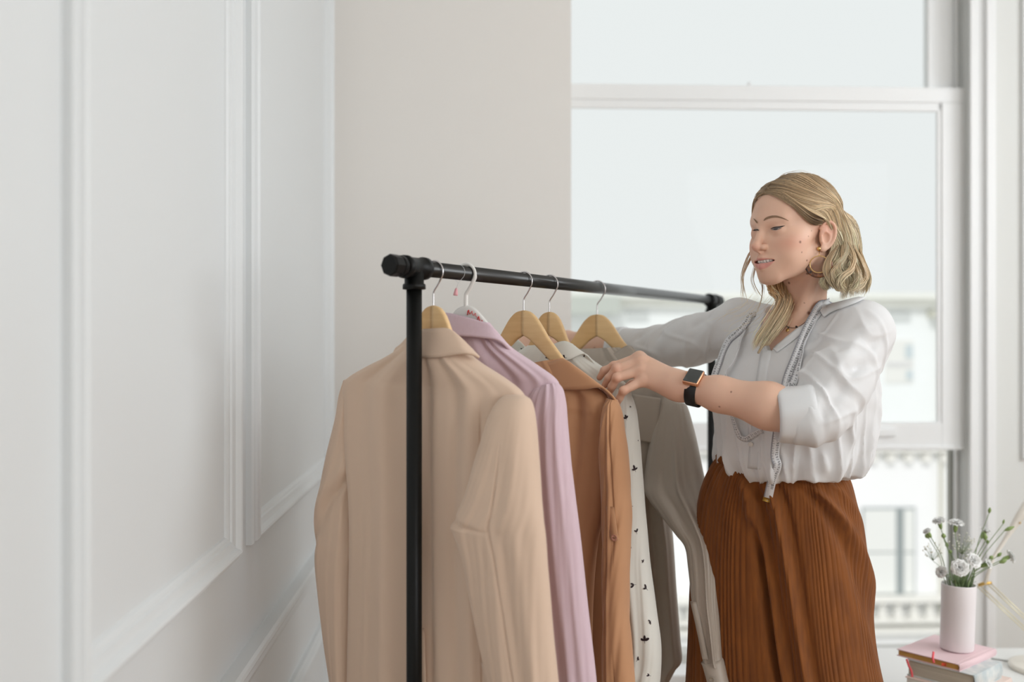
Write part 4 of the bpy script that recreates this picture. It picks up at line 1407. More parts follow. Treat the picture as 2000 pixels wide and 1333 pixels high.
# lips
def seg_d(a, b):
    a = np.array(a); b = np.array(b); ba = b - a
    q = Lc - a; t = np.clip(q @ ba / (ba @ ba), 0, 1)
    return np.linalg.norm(q - t[:, None] * ba, axis=1)
lx = np.abs(Lc[:, 0]) / .0292; lu = Lc[:, 2]
up_ = -.0366 - .0072 * np.clip(lx, 0, 1) ** 1.4 - .0010 * np.exp(-(Lc[:, 0] / .003) ** 2)
lo_ = -.0606 + .0150 * np.clip(lx, 0, 1) ** 2.2
lipd = np.maximum(np.maximum(lu - up_, lo_ - lu), (lx - 1) * .02)
blend(np.clip(.5 - lipd / .0014, 0, 1) * near_head * (Lc[:, 1] > .055) * .75, (212, 134, 128))
inm = gg((0, .080, -.0452), (.024, .0095, .0042)); blend(np.clip(inm * 1.6 - .5, 0, 1), (96, 40, 38))
# knuckles and finger tips a little redder
for m_ in mc + [f_[0][1] for f_ in FING] + [f_[0][3] for f_ in FING]:
    dd = np.linalg.norm(BV - vn(m_), axis=1)
    blend(.45 * np.exp(-(dd / .011) ** 2), (208, 132, 104))
# moles where the photograph has them
for px, py, r in ((1563, 473, .0021), (1566, 493, .0013), (1577, 534.5, .0026), (1541, 553, .0024), (1579, 462, .001), (1576, 509, .0016), (1580, 612, .0032), (1516, 643, .0022), (1428, 766, .0016), (1405, 795, .0016), (1585, 451, .001), (1571, 592, .001)):
    c, n_ = hit(BB, px, py)
    if c is not None:
        dd = np.linalg.norm(BV - vn(c), axis=1)
        blend(np.clip(1.6 - dd / r, 0, 1) * .85, (110, 62, 48))
M_SKIN = mat('skin', (1, 1, 1, 1), 0.48, attr='pigment', bump=('noise', 700, 0.10, 0.0004), sub=(0.12, 0.006), spec=0.4)
person = obj('person', BV, BF, M_SKIN, None, label='woman in white blouse and rust trousers reaching into the clothing rack', cat='person', attrs={'pigment': np.hstack([col, np.ones((len(col), 1))])})

# ---- eyes, lashes, brows, teeth
M_EYE = mat('eye_white', rgb(228, 222, 216), 0.15, coat=0.5)
M_IRIS = mat('iris_grey_blue', rgb(86, 104, 116), 0.15, coat=0.8)
M_INK = mat('black_eyeliner', rgb(22, 16, 16), 0.5)
M_BROW = mat('brow_hair', rgb(138, 108, 84), 0.8)
M_TEETH = mat('tooth_enamel', rgb(240, 236, 228), 0.2, coat=0.4)
for s in (1, -1):
    c = hw(s * .0300, .0695, .0118)
    e = obj('eye', *ball(c, .0118, 20), M_EYE, person)
def on_face(pts, lift=.0008, n=24):
    out = []
    for px, py in smooth_path(pts, n):
        c, nr = hit(BB, px, py, lift)
        out.append((c, nr) if c is not None else None)
    return [o for o in out if o is not None]
def face_strip(name, pts, w, m, lift=.0009, n=28, parent=None):
    """a painted or haired line lying on the skin: w = half width in metres along it"""
    r = on_face(pts, lift, n)
    k = len(r)
    ws = np.interp(np.linspace(0, 1, k), np.linspace(0, 1, len(w)), w)
    V, f = [], []
    for i in range(k):
        t = (r[min(i + 1, k - 1)][0] - r[max(i - 1, 0)][0]).normalized()
        b = r[i][1].cross(t).normalized()
        for q in (-1, -.3, .3, 1):
            V.append(r[i][0] + b * ws[i] * q + r[i][1] * (.0006 * (1 - abs(q))))
    f = [tuple(map(int, q)) for q in grid_faces(k, 4, wrap=False)]
    return obj(name, V, f, m, parent or person)
# brows, liner and lashes on the lids, teeth
face_strip('eyebrow', [(1492, 431), (1497, 427), (1505, 424.2), (1515, 423.2), (1525, 425), (1533, 428), (1540, 431.5)], [.0008, .0021, .0023, .0019, .0014, .0008, .0003], M_BROW, .0009)
face_strip('eyebrow', [(1472.5, 427.5), (1475, 430), (1478, 433.5), (1480, 436)], [.0004, .0014, .0018, .0016], M_BROW, .0009, 12)
face_strip('eyeliner', [(1506, 447.4), (1510.5, 445.4), (1516, 444.4), (1522, 444.0), (1527, 443.0), (1533, 440.8)], [.0005, .0010, .0012, .0013, .0013, .0002], M_INK, .0012)
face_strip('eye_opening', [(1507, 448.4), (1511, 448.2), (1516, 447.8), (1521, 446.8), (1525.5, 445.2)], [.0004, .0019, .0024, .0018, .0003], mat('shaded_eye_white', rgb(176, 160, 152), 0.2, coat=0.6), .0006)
face_strip('iris', [(1511.5, 447.6), (1515, 447.8), (1519.5, 447.0)], [.0012, .0020, .0012], mat('dark_iris', rgb(60, 56, 58), 0.15, coat=0.8), .0009, 14)
face_strip('eyeliner', [(1472, 450.5), (1475, 449), (1479, 449), (1483, 450.5)], [.0004, .0012, .0013, .0005], M_INK, .0012, 12)
# lashes
lm = MB()
for k in range(12):
    t = k / 11
    px = 1510 + 16 * t; py = 447.6 - 2.2 * t
    c, nr = hit(BB, px, py, .001)
    if c is None: continue
    d = (hF * .8 - hU * .35 + hL * (.1 + .3 * t)).normalized()
    lm.add(*tube(smooth_path([c, c + d * .003 - hU * .0006, c + d * .0058 + hU * .0004], 5), [.00028, .00024, .0002, .00015, .00006], 4))
for k in range(7):
    t = k / 6
    c, nr = hit(BB, 1473 + 8 * t, 449.3 + .6 * t, .0008)
    if c is None: continue
    d = (hF * .9 - hU * .2 - hL * .35).normalized()
    lm.add(*tube(smooth_path([c, c + d * .003, c + d * .0055 + hU * .0010], 5), [.00028, .00024, .0002, .00015, .00006], 4))
tag(lm.obj('eyelashes', M_INK, person), kind='stuff')
# upper teeth as separate crowns on an arch, lower row just showing
for row, (zc, hh, rr_) in enumerate(((-.0432, .0042, .0235), (-.0495, .0032, .0215))):
    for k in range(-4, 4):
        an = k * .27 * (.0255 / rr_) * .93
        c = hw(math.sin(an) * rr_, .0725 + math.cos(an) * rr_, zc)
        ax = (hF * math.cos(an) + hL * math.sin(an)).normalized(); sd = (hL * math.cos(an) - hF * math.sin(an)).normalized()
        w = (.0036, .0031, .0033, .0032, .0032)[abs(k)]
        V, f = ball((0, 0, 0), 1.0, 10)
        e = lambda q: math.copysign(abs(q) ** .6, q)
        VV = [c + sd * e(v.x) * w + ax * e(v.y) * .0022 + hU * e(v.z) * hh for v in V]
        obj('tooth', VV, f, M_TEETH, person)
# ------------------------------------------------------------------ white blouse
M_BLO = mat('white_cotton_voile', rgb(240, 241, 242), 0.75, bump=('weave', 900, 0.05, 0.0004), trans=0.18)
BS = SDF()
def btrunk(p):
    z = p[:, 2] - CAMZ
    zz = [-.32, -.292, -.275, -.24, -.18, -.10, -.04, .00, .035, .058]
    zc_ = np.clip(z, -.32, .058)
    a = mono(zz, [.125, .135, .152, .165, .169, .172, .172, .160, .120, .07], zc_)
    b = mono(zz, [.105, .112, .128, .142, .146, .140, .118, .100, .080, .052], zc_)
    cx = mono([-.32, -.2, -.1, .06], [.580, .594, .603, .606], zc_)
    cy = mono([-.32, .06], [2.105, 2.106], zc_)
    dx = p[:, 0] - cx; dy = p[:, 1] - cy
    l = dx * LD.x + dy * LD.y; f = dx * FD.x + dy * FD.y
    th = np.arctan2(f, l)
    gat = np.clip((-.17 - z) / .10, 0, 1)
    wob = .0045 * gat * np.sin(th * 23 + 2.0 * np.sin(th * 5)) + .004 * np.clip((-.06 - z) / .15, 0, 1) * (np.sin(th * 8 + z * 9) + .7 * np.sin(th * 13 - z * 14 + 1))
    k0 = np.sqrt((l / a) ** 2 + (f / b) ** 2) + 1e-9
    k1 = np.sqrt((l / a ** 2) ** 2 + (f / b ** 2) ** 2) + 1e-9
    d = k0 * (k0 - 1) / k1 - wob
    ztop = z - .058
    zl = z + .292 - .018 * (l / .15)         # the tucked hem line tilts
    d = np.maximum(d, -zl)
    return np.maximum(d, ztop)
BS.raw(btrunk, (.595, 2.105, CAMZ - .12), .34, .03)
BS.cone(NK1 - UP * .022, SHL + UP * .002, .050, .056, .03)
BS.cone(NK1 - UP * .022, SHR + UP * .004, .050, .058, .03)
CUL = P(1592, 818, 1.872)
BS.cone(SHL + LD * .004 - UP * .006, P(1632, 748, 1.925), .060, .064, .03)
BS.cone(P(1632, 748, 1.925), P(1606, 806, 1.887), .064, .053, .02)
BS.cone(P(1606, 806, 1.887), P(1588, 808, 1.880), .052, .047, .02)
CUR = ELR.lerp(WRR, .36)
BS.cone(SHR - LD * .006, SHR.lerp(ELR, .55) - UP * .004, .060, .056, .03)
BS.cone(SHR.lerp(ELR, .55) - UP * .004, ELR - UP * .004, .056, .053, .02)
BS.cone(ELR - UP * .004, CUR, .053, .045, .02)
BS.ell(ELL, (.052, .052, .052), None, .02)
for s in (1, -1):
    BS.ell(TC + UP * (CAMZ - .115) + LD * .07 * s + FD * .070, (.066, .066, .075), None, .06)
# the back of the blouse hangs loose below the raised arm
BS.ell(Vector((.70, 2.135, CAMZ - .10)), (.075, .075, .11), None, .06)
BS.ell(Vector((.655, 2.12, CAMZ - .20)), (.10, .10, .085), None, .05)

RIDGE = []
def ridge(p0, p1, amp, w):
    RIDGE.append((vn(p0), vn(p1), amp, w))
# sleeve folds
ridge(P(1728, 668, 1.95), P(1628, 838, 1.84), .007, .011)
ridge(P(1715, 655, 1.93), P(1605, 815, 1.82), -.006, .012)
ridge(P(1690, 640, 1.90), P(1600, 770, 1.83), .006, .014)
ridge(P(1700, 700, 1.90), P(1622, 690, 1.87), .006, .012)
ridge(P(1690, 722, 1.89), P(1610, 722, 1.86), -.004, .010)
ridge(P(1720, 640, 1.92), P(1630, 640, 1.90), .004, .012)
ridge(P(1735, 690, 1.97), P(1660, 830, 1.88), .006, .009)
ridge(P(1612, 775, 1.82), P(1604, 845, 1.84), -.005, .008)
ridge(P(1655, 600, 1.95), P(1612, 690, 1.88), -.0045, .007)       # armhole seam
# trunk folds
ridge(P(1660, 800, 1.93), P(1688, 925, 1.95), .007, .010)
ridge(P(1645, 805, 1.93), P(1668, 925, 1.95), -.005, .010)
ridge(P(1605, 870, 1.93), P(1618, 930, 1.95), .006, .009)
ridge(P(1590, 880, 1.93), P(1596, 935, 1.95), -.006, .008)
ridge(P(1420, 790, 2.08), P(1428, 900, 2.07), .006, .014)
ridge(P(1470, 820, 1.99), P(1448, 915, 2.00), .005, .012)
ridge(P(1545, 880, 1.95), P(1540, 930, 1.96), .005, .009)
ridge(P(1455, 640, 2.11), P(1420, 780, 2.10), .004, .016)
ridge(P(1560, 700, 1.98), P(1545, 760, 1.96), -.004, .012)
# right sleeve folds
ridge(P(1425, 600, 2.18), P(1350, 690, 2.30), .005, .012)
ridge(P(1390, 615, 2.24), P(1330, 665, 2.34), -.006, .012)
ridge(P(1345, 625, 2.32), P(1300, 690, 2.38), .006, .011)
ridge(P(1300, 645, 2.37), P(1268, 700, 2.42), -.004, .010)
ridge(P(1280, 648, 2.40), P(1244, 690, 2.45), .005, .008)
ridge(P(1258, 650, 2.43), P(1228, 690, 2.47), -.005, .007)
V0 = vn(TC + UP * (CAMZ - .0265) + LD * .012)
def bpost(p, d):
    m = np.abs(d) < .05
    if m.any():
        q = p[m]; dd = np.zeros(len(q))
        for a, b, amp, w in RIDGE:
            ba = b - a; t = np.clip((q - a) @ ba / (ba @ ba), 0, 1)
            r2 = ((q - a - t[:, None] * ba) ** 2).sum(1)
            dd += amp * np.exp(-r2 / (w * w)) * np.clip(4 * t * (1 - t) + .35, 0, 1)
        # folds winding round the sleeves and falling from the bust
        for A_, B_, R_, k1, k2, am in ((vn(SHL), vn(ELL), .085, 2.0, 7.5, .0060), (vn(SHR), vn(ELR), .075, 2.0, 6.5, .0055)):
            ba = B_ - A_; L_ = np.linalg.norm(ba); ax = ba / L_
            u = (q - A_) @ ax / L_
            e1 = np.cross(ax, [0, 0, 1.0]); e1 /= np.linalg.norm(e1); e2 = np.cross(ax, e1)
            x1 = (q - A_) @ e1; x2 = (q - A_) @ e2
            th = np.arctan2(x2, x1)
            rr = np.sqrt(x1 * x1 + x2 * x2)
            win = np.clip((R_ - rr) / .02, 0, 1) * np.clip(u * 4 + .3, 0, 1) * np.clip((1.12 - u) * 5, 0, 1)
            ph = k1 * th / (2 * np.pi) + k2 * u / 2 + .25 * np.sin(th * 2 + u * 5)
            fr_ = ph - np.floor(ph)
            rd = np.maximum(0, 1 - np.abs(fr_ - .5) / .22)
            ph2 = -1.0 * th / (2 * np.pi) + 2.1 * u + .3 * np.sin(th * 3)
            fr2 = ph2 - np.floor(ph2)
            rd2 = np.maximum(0, 1 - np.abs(fr2 - .5) / .16)
            dd += win * am * (rd ** 1.5 - .3 + .6 * rd2 ** 1.5)
        z_ = q[:, 2] - CAMZ
        th = np.arctan2((q - vn(TC)) @ vn(FD), (q - vn(TC)) @ vn(LD))
        ph = th * 2.1 + .35 * np.sin(th * 5 + 1) + z_ * 1.5
        rd = np.maximum(0, 1 - np.abs(ph - np.floor(ph) - .5) / .26) ** 1.4
        ph = th * 3.7 + .3 * np.sin(th * 4) - z_ * 3
        rd3 = np.maximum(0, 1 - np.abs(ph - np.floor(ph) - .5) / .2) ** 1.4
        dd += np.clip((-.09 - z_) / .1, 0, 1) * (.0065 * rd + .005 * rd3 - .003)
        dd += .0012 * np.sin(q[:, 0] * 70 + 3 * np.sin(q[:, 2] * 31)) * np.sin(q[:, 2] * 55 + 2 * np.sin(q[:, 1] * 40))
        d = d.copy(); d[m] -= dd
    # V neckline
    q = p - V0
    l = q @ vn(LD); f = (p - vn(TC)) @ vn(FD); z = q[:, 2]
    w1 = (l - z * .86) / 1.32; w2 = (-l - z * .78) / 1.27
    wedge = np.maximum(np.maximum(w1, w2), -(f - .0))
    return np.maximum(d, -wedge)
BS.post.append(bpost)
V, Q = sdf_mesh(BS, (.02, 1.72, CAMZ - .335), (.92, 2.62, CAMZ + .11), .0028, margin=1.5)
blouse = obj('blouse_top', V, Q, M_BLO, person)
BBL = bvh_of(V, Q)
def surf_strip(name, bv, top, bot, lift, m, parent, n=40, rows=8, thick=.0009, crown=.0):
    A = smooth_path(top, n); B = smooth_path(bot, n)
    G = np.zeros((rows, n, 3))
    for i in range(rows):
        t = i / (rows - 1)
        for j in range(n):
            x, y = A[j] * (1 - t) + B[j] * t
            c, nr = hit(bv, x, y, lift + crown * 4 * t * (1 - t))
            if c is None:
                c = G[i, j - 1] if j else (G[i - 1, j] if i else vn(P(x, y, 2.05)))
            G[i, j] = c
    for _ in range(2):
        G[:, 1:-1] = (G[:, :-2] + 2 * G[:, 1:-1] + G[:, 2:]) / 4
    du = np.gradient(G, axis=1); dv = np.gradient(G, axis=0)
    nn = np.cross(du, dv); nn /= np.linalg.norm(nn, axis=2)[:, :, None] + 1e-12
    tc = vn(CAMP) - G
    nn *= np.sign((nn * tc).sum(2))[:, :, None]
    V = np.vstack([(G + nn * thick).reshape(-1, 3), (G - nn * thick).reshape(-1, 3)])
    f1 = grid_faces(rows, n, wrap=False); o = rows * n
    f = [tuple(map(int, q)) for q in np.vstack([f1, f1[:, ::-1] + o])]
    idx = [i for i in range(n)] + [r * n + n - 1 for r in range(1, rows)] + [(rows - 1) * n + c for c in range(n - 2, -1, -1)] + [r * n for r in range(rows - 2, 0, -1)]
    for a, b in zip(idx, idx[1:] + idx[:1]):
        f.append((b, a, a + o, b + o))
    return obj(name, V, f, m, parent)
surf_strip('collar', [BBL, BB], [(1596, 600), (1612, 584), (1640, 575), (1672, 571), (1690, 575)], [(1612, 622), (1626, 612), (1650, 603), (1675, 594), (1694, 584)], .0045, M_BLO, blouse, crown=.002)
surf_strip('neckband', BBL, [(1511, 682), (1527, 668), (1546, 652), (1570, 632), (1594, 610), (1606, 592)], [(1518, 690), (1535, 678), (1556, 662), (1580, 642), (1602, 620), (1614, 600)], .0022, M_BLO, blouse, rows=5)
surf_strip('placket', BBL, [(1507, 686), (1501, 715), (1497, 745), (1493, 790), (1488, 850), (1484, 918)], [(1488, 678), (1482, 712), (1477, 745), (1472, 790), (1466, 850), (1460, 915)], .0004, M_BLO, blouse, rows=4)
c, nr = hit(BBL, 1467, 868, .003)
if c is not None:
    button(c, nr, .0052, mat('pearl_button', rgb(226, 222, 216), 0.25), blouse)
# rolled cuffs
def cuff(a, b, r0, r1, name, thick=.0035, flat=1.0, seed=1):
    a = Vector(a); b = Vector(b)
    ax = (b - a).normalized()
    path = [a.lerp(b, t) for t in np.linspace(0, 1, 14)]
    rr = [r0 - .004, r0 - .001] + list(np.linspace(r0, r1, 10)) + [r1 - .002, r1 - .008]
    V, f = tube(path, rr, 60, cap=False)
    n = 60
    out = []
    for i in range(14):
        for j in range(n):
            v = V[i * n + j]
            c_ = path[i]
            an = 2 * math.pi * j / n
            w = 1 + .025 * math.sin(an * 3 + i * .3 + seed) + .018 * math.sin(an * 7 + seed * 2 + i * .15)
            out.append(c_ + (v - c_) * w)
    # inner lip
    for j in range(n):
        v = out[j]; out.append(a + ax * .018 + (v - a) * .86)
    f = list(f) + [(14 * n + j, 14 * n + (j + 1) % n, (j + 1) % n, j) for j in range(n)]
    return obj(name, out, f, M_BLO, blouse)
cuff(P(1515, 811, 1.888), P(1592, 808, 1.880), .0530, .0570, 'rolled_cuff', seed=1)
cuff(ELR.lerp(WRR, .43), ELR.lerp(WRR, .30), .046, .049, 'rolled_cuff', seed=4)

# ------------------------------------------------------------------ rust trousers
M_RUST = mat('rust_ribbed_wool', rgb(130, 73, 20), 0.9, bump=('noise', 900, 0.25, 0.0008), vary=((90, 90, 12), 0.6, rgb(98, 51, 11)), sheen=0.10)
TD = Vector((-.79, -.61, 0))
def trow(xl, yl, xr, yr, th, d=2.15):
    """silhouette edges; the section is an ellipse turned with her hips"""
    a = P(xl, yl, d); b = P(xr, yr, d)
    w = (b.x - a.x) / 2
    th = min(th, .85 * w / .79)
    ex = math.sqrt(w * w - (.79 * th) ** 2)
    c = (a + b) / 2
    E = Vector((ex, -.75 * ex, (b.z - a.z) / 2))
    return (c - E, c + E, TD * th)
trows = [trow(1416, 885, 1640, 922, .100, 2.115), trow(1406, 898, 1646, 934, .108, 2.118), trow(1395, 916, 1651, 948, .114, 2.122), trow(1383, 945, 1656, 972, .118, 2.13), trow(1373, 985, 1662, 1004, .124, 2.14), trow(1364, 1067, 1672, 1067, .130),
         trow(1359, 1161, 1682, 1161, .134), trow(1356, 1274, 1695, 1274, .138), trow(1352, 1400, 1716, 1400, .142), trow(1345, 1600, 1735, 1600, .146), trow(1338, 1835, 1750, 1835, .15)]
def d_tr(U, PH):
    s = np.cos(PH + .63); fr = np.clip(np.sin(PH + .63) * 4, 0, 1)
    ph = PH + .035 * np.sin(PH * 7 + 1) + .012 * np.sin(PH * 19)
    band = np.clip((.085 - U) / .02, 0, 1)
    rib = np.abs(np.sin(ph * 52 + .5 * np.sin(U * 9))) ** .7
    rib2 = np.abs(np.sin(ph * 33 + .8)) ** .5
    am = .0026 * (1 + .6 * np.sin(PH * 11 + 2) )
    d = am * rib * (1 - band) + .0080 * rib2 * band
    d += .0035 * np.sin(ph * 26 + 1.5 * np.sin(PH * 3)) * np.clip(.32 - U, 0, .3) / .3
    d -= .0045 * g(U, .100, .009)
    # long folds falling from the hip and the division between the legs
    def fold(s0, s1, w, amp, u0, u1):
        c = s0 + (s1 - s0) * (U - u0) / (u1 - u0)
        return amp * g(s, c, w) * fr * np.clip((U - u0) * 9, 0, 1)
    d += fold(-.62, -.36, .07, .012, .14, .55) + fold(-.50, -.22, .06, -.014, .16, .55)
    d += fold(-.30, -.05, .045, .014, .14, .55) + fold(-.16, .06, .06, -.012, .14, .55)
    d += fold(.35, .95, .07, .022, .14, .55) + fold(.18, .80, .09, -.018, .16, .55)
    d += fold(.62, 1.0, .06, .010, .05, .45)
    d += fold(-.46, -.34, .05, -.040, .40, .6)
    d -= .04 * g(s, .1, .08) * np.clip(-np.sin(PH) * 4, 0, 1) * np.clip((U - .4) * 3, 0, 1)
    return d
tr_o, _ = rings(trows, 960, 130, d_tr, .92, 'trousers', M_RUST, person, cap=(True, True))
BTR = bvh_obj(tr_o)
# ------------------------------------------------------------------ hair: parted blond waves, strand by strand
def hair_mat(name, c0, c1):
    m = mat(name, c0, 0.36, attr='shade', spec=0.55)
    return m
M_HAIR = mat('blond_hair', (1, 1, 1, 1), 0.38, attr='shade', spec=0.6, trans=0.12)
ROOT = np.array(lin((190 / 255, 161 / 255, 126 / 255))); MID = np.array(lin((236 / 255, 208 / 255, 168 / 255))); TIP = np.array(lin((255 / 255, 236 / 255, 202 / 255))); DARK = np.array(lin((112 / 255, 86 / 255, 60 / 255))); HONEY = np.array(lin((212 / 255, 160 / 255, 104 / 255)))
hr = np.random.RandomState(4)
SK_C = np.array([0, -.013, .040]); SK_R = np.array([.0785, .0985, .0835])
def scalp(dirv, lift=0.0):
    d = np.asarray(dirv, float); d = d / np.linalg.norm(d)
    return SK_C + d * (1.0 / np.linalg.norm(d / SK_R)) * (1 + lift)
def hwp(p): return vn(hw(*p))
SV, SF, SCOL = [], [], []
scount = 0
def add_strand(path, r, tint, c_pts):
    """tapered three sided strand with its own colour along it"""
    global scount
    n = len(path)
    t, A, B = frames(path)
    rad = r * np.concatenate([np.linspace(.7, 1, 3), np.ones(n - 6), np.linspace(.95, .15, 3)])
    V = []
    th = np.array([0, 2.1, 4.2])
    V = path[:, None, :] + rad[:, None, None] * (np.cos(th)[None, :, None] * A[:, None, :] + np.sin(th)[None, :, None] * B[:, None, :])
    SV.append(V.reshape(-1, 3))
    SF.append(grid_faces(n, 3) + scount)
    cc = np.array([np.interp(np.linspace(0, 1, n), np.linspace(0, 1, len(c_pts)), np.array(c_pts)[:, k]) for k in range(3)]).T * tint
    SCOL.append(np.repeat(cc, 3, axis=0))
    scount += n * 3
def lock(guides, count, jit, r=.00055, c_pts=None, n=26, tip=1.0, seed_dark=.15, wave=0.0):
    """strands interpolated between neighbouring guides (each a list of 3-D points, equal length)"""
    Gs = np.array([smooth_path(q, n) for q in guides])
    m = len(Gs)
    for _ in range(count):
        u = hr.uniform(0, m - 1)
        i = min(int(u), m - 2) if m > 1 else 0
        f = u - i
        p = Gs[i] if m == 1 else Gs[i] * (1 - f) + Gs[i + 1] * f
        j = hr.normal(0, 1, 3) * jit
        grow = np.linspace(.25, 1, n)[:, None]
        ph = hr.uniform(0, 6.28)
        q = p + j[None, :] * grow + (np.sin(np.linspace(0, 9, n) + ph)[:, None] * hr.normal(0, 1, 3)[None, :]) * jit * .16 * grow
        if wave:
            q = q + (np.sin(np.linspace(0, 11, n) + ph * .25)[:, None] * np.array([.6, -.5, .2])[None]) * wave * np.clip(np.linspace(-.6, 1, n), 0, 1)[:, None]
        e = hr.uniform(tip * .86, 1.0)
        k = max(8, int(n * e))
        q = smooth_path(q[:k], n)
        tint = hr.uniform(.80, 1.16) * (1 + .20 * math.sin(u * 9.7 + 1.3) * math.sin(u * 23.1) + .10 * math.sin(u * 41.0))
        if hr.rand() < seed_dark:
            tint *= .62
        add_strand(q, r * hr.uniform(.7, 1.25), tint, c_pts)

CP = [ROOT * .9, ROOT * 1.15, MID * .95, MID, TIP * .95, TIP]
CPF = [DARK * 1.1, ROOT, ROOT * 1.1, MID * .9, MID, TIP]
def ptl(px, py, d): return vn(P(px, py, d))
def head_pts(lst, lift=.0):
    return [hwp(scalp(q, lift + (.012 if i else 0.004))) for i, q in enumerate(lst)]
# parting from the hairline (front) to the crown; directions from the skull's centre
PART = [(-.03, .86, .56), (-.02, .66, .80), (-.01, .35, .98), (0, .05, 1.0), (0, -.25, 1.0), (0, -.60, .85)]
# left (near) side: over the temple, behind the ear, down in waves to the shoulder
LOWER = {   # where the near side hair runs below the ear: three rails from front to back
    'a': [(1643, 468, 2.000), (1632, 506, 1.985), (1614, 534, 1.975), (1607, 553, 1.978), (1626, 570, 1.985)],
    'b': [(1652, 465, 1.995), (1650, 498, 1.980), (1634, 522, 1.965), (1646, 545, 1.960), (1640, 571, 1.975)],
    'c': [(1660, 450, 2.02), (1668, 488, 2.01), (1660, 518, 1.995), (1678, 540, 1.985), (1664, 574, 1.99)],
    'd': [(1668, 440, 2.07), (1676, 480, 2.07), (1676, 512, 2.05), (1694, 545, 2.045), (1688, 575, 2.045)],
    'e': [(1660, 430, 2.13), (1668, 480, 2.14), (1674, 520, 2.14), (1684, 550, 2.14), (1680, 590, 2.14)],
    'f': [(1630, 430, 2.17), (1636, 480, 2.18), (1640, 520, 2.18), (1646, 560, 2.18), (1640, 600, 2.17)],
}
def low(k): return [ptl(*q) for q in LOWER[k]]
g_left = [
    head_pts([PART[0], (.32, .90, .46), (.64, .74, .18), (.88, .42, .0), (.97, .06, .06), (.93, -.33, -.06)]) + low('a'),
    head_pts([PART[0], (.40, .84, .56), (.72, .60, .34), (.92, .26, .20), (.97, -.12, .12), (.92, -.36, -.06)]) + low('a'),
    head_pts([PART[1], (.44, .68, .72), (.80, .44, .50), (.95, .10, .30), (.95, -.20, .14), (.90, -.40, -.06)]) + low('b'),
    head_pts([PART[2], (.46, .40, .88), (.83, .22, .60), (.96, -.08, .36), (.92, -.34, .14), (.84, -.52, -.08)]) + low('b'),
    head_pts([PART[3], (.46, .10, .92), (.82, .00, .66), (.90, -.28, .40), (.84, -.52, .14), (.74, -.66, -.10)]) + low('c'),
    head_pts([PART[4], (.42, -.24, .88), (.74, -.36, .62), (.78, -.58, .36), (.66, -.74, .12), (.56, -.82, -.12)]) + low('d'),
    head_pts([PART[5], (.30, -.68, .72), (.48, -.80, .47), (.46, -.90, .22), (.40, -.94, .04), (.34, -.95, -.12)]) + low('e'),
    head_pts([PART[5], (.04, -.86, .62), (.06, -.97, .40), (.06, -1.0, .22), (.06, -1.0, .04), (.06, -1.0, -.12)]) + low('f'),
]
lock(g_left, 4400, .0026, .00066, CP, 28, .90, .20, .004)
lock(g_left[3:], 1200, .0040, .00060, CP, 26, .93, .20, .004)
# the front sweep, darker at the root where it tucks behind the ear
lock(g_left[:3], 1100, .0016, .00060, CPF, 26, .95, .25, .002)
# the hairline sweep over the temple, tucked behind the top of the ear
def hh(px, py, lift=.004):
    c, n_ = hit(BB, px, py, lift)
    return vn(c)
temple = [[hh(1500, 366), hh(1530, 380, .006), hh(1556, 398, .007), hh(1580, 414, .008), hh(1600, 424, .009), ptl(1622, 432, 1.985), ptl(1640, 452, 1.99), ptl(1650, 480, 1.99)],
          [hh(1500, 368), hh(1532, 388, .005), hh(1560, 411, .006), hh(1580, 428, .006), hh(1597, 434, .006), ptl(1618, 437, 1.985), ptl(1636, 452, 1.99), ptl(1646, 480, 1.99)],
          [hh(1502, 371), hh(1536, 394, .003), hh(1563, 419, .0035), hh(1578, 433, .003), hh(1590, 438, .003), hh(1599, 437, .004), ptl(1612, 438, 1.99), ptl(1630, 450, 2.0)]]
lock([temple[0], g_left[0]], 700, .0012, .0006, CP, 28, .95, .22)
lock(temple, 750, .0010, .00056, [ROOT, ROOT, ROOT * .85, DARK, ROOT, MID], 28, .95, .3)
# separate curls over the shoulder
CURL = [
    [(1655, 470, 1.99), (1668, 500, 1.975), (1664, 525, 1.96), (1646, 540, 1.955), (1640, 556, 1.96), (1654, 572, 1.97)],
    [(1666, 480, 2.0), (1682, 512, 1.985), (1690, 540, 1.985), (1680, 558, 1.98), (1662, 562, 1.975), (1664, 576, 1.98)],
    [(1672, 470, 2.02), (1686, 510, 2.01), (1696, 545, 2.01), (1690, 575, 2.01)],
    [(1646, 480, 1.985), (1642, 512, 1.97), (1626, 532, 1.96), (1632, 552, 1.965), (1650, 566, 1.97)],
    [(1658, 500, 1.975), (1672, 522, 1.965), (1676, 545, 1.965), (1664, 566, 1.97)],
]
for q in CURL:
    lock([[ptl(*x) for x in q]], 130, .0042, .0006, [MID * .8, MID, MID * 1.05, TIP, TIP], 26, .85, .25)
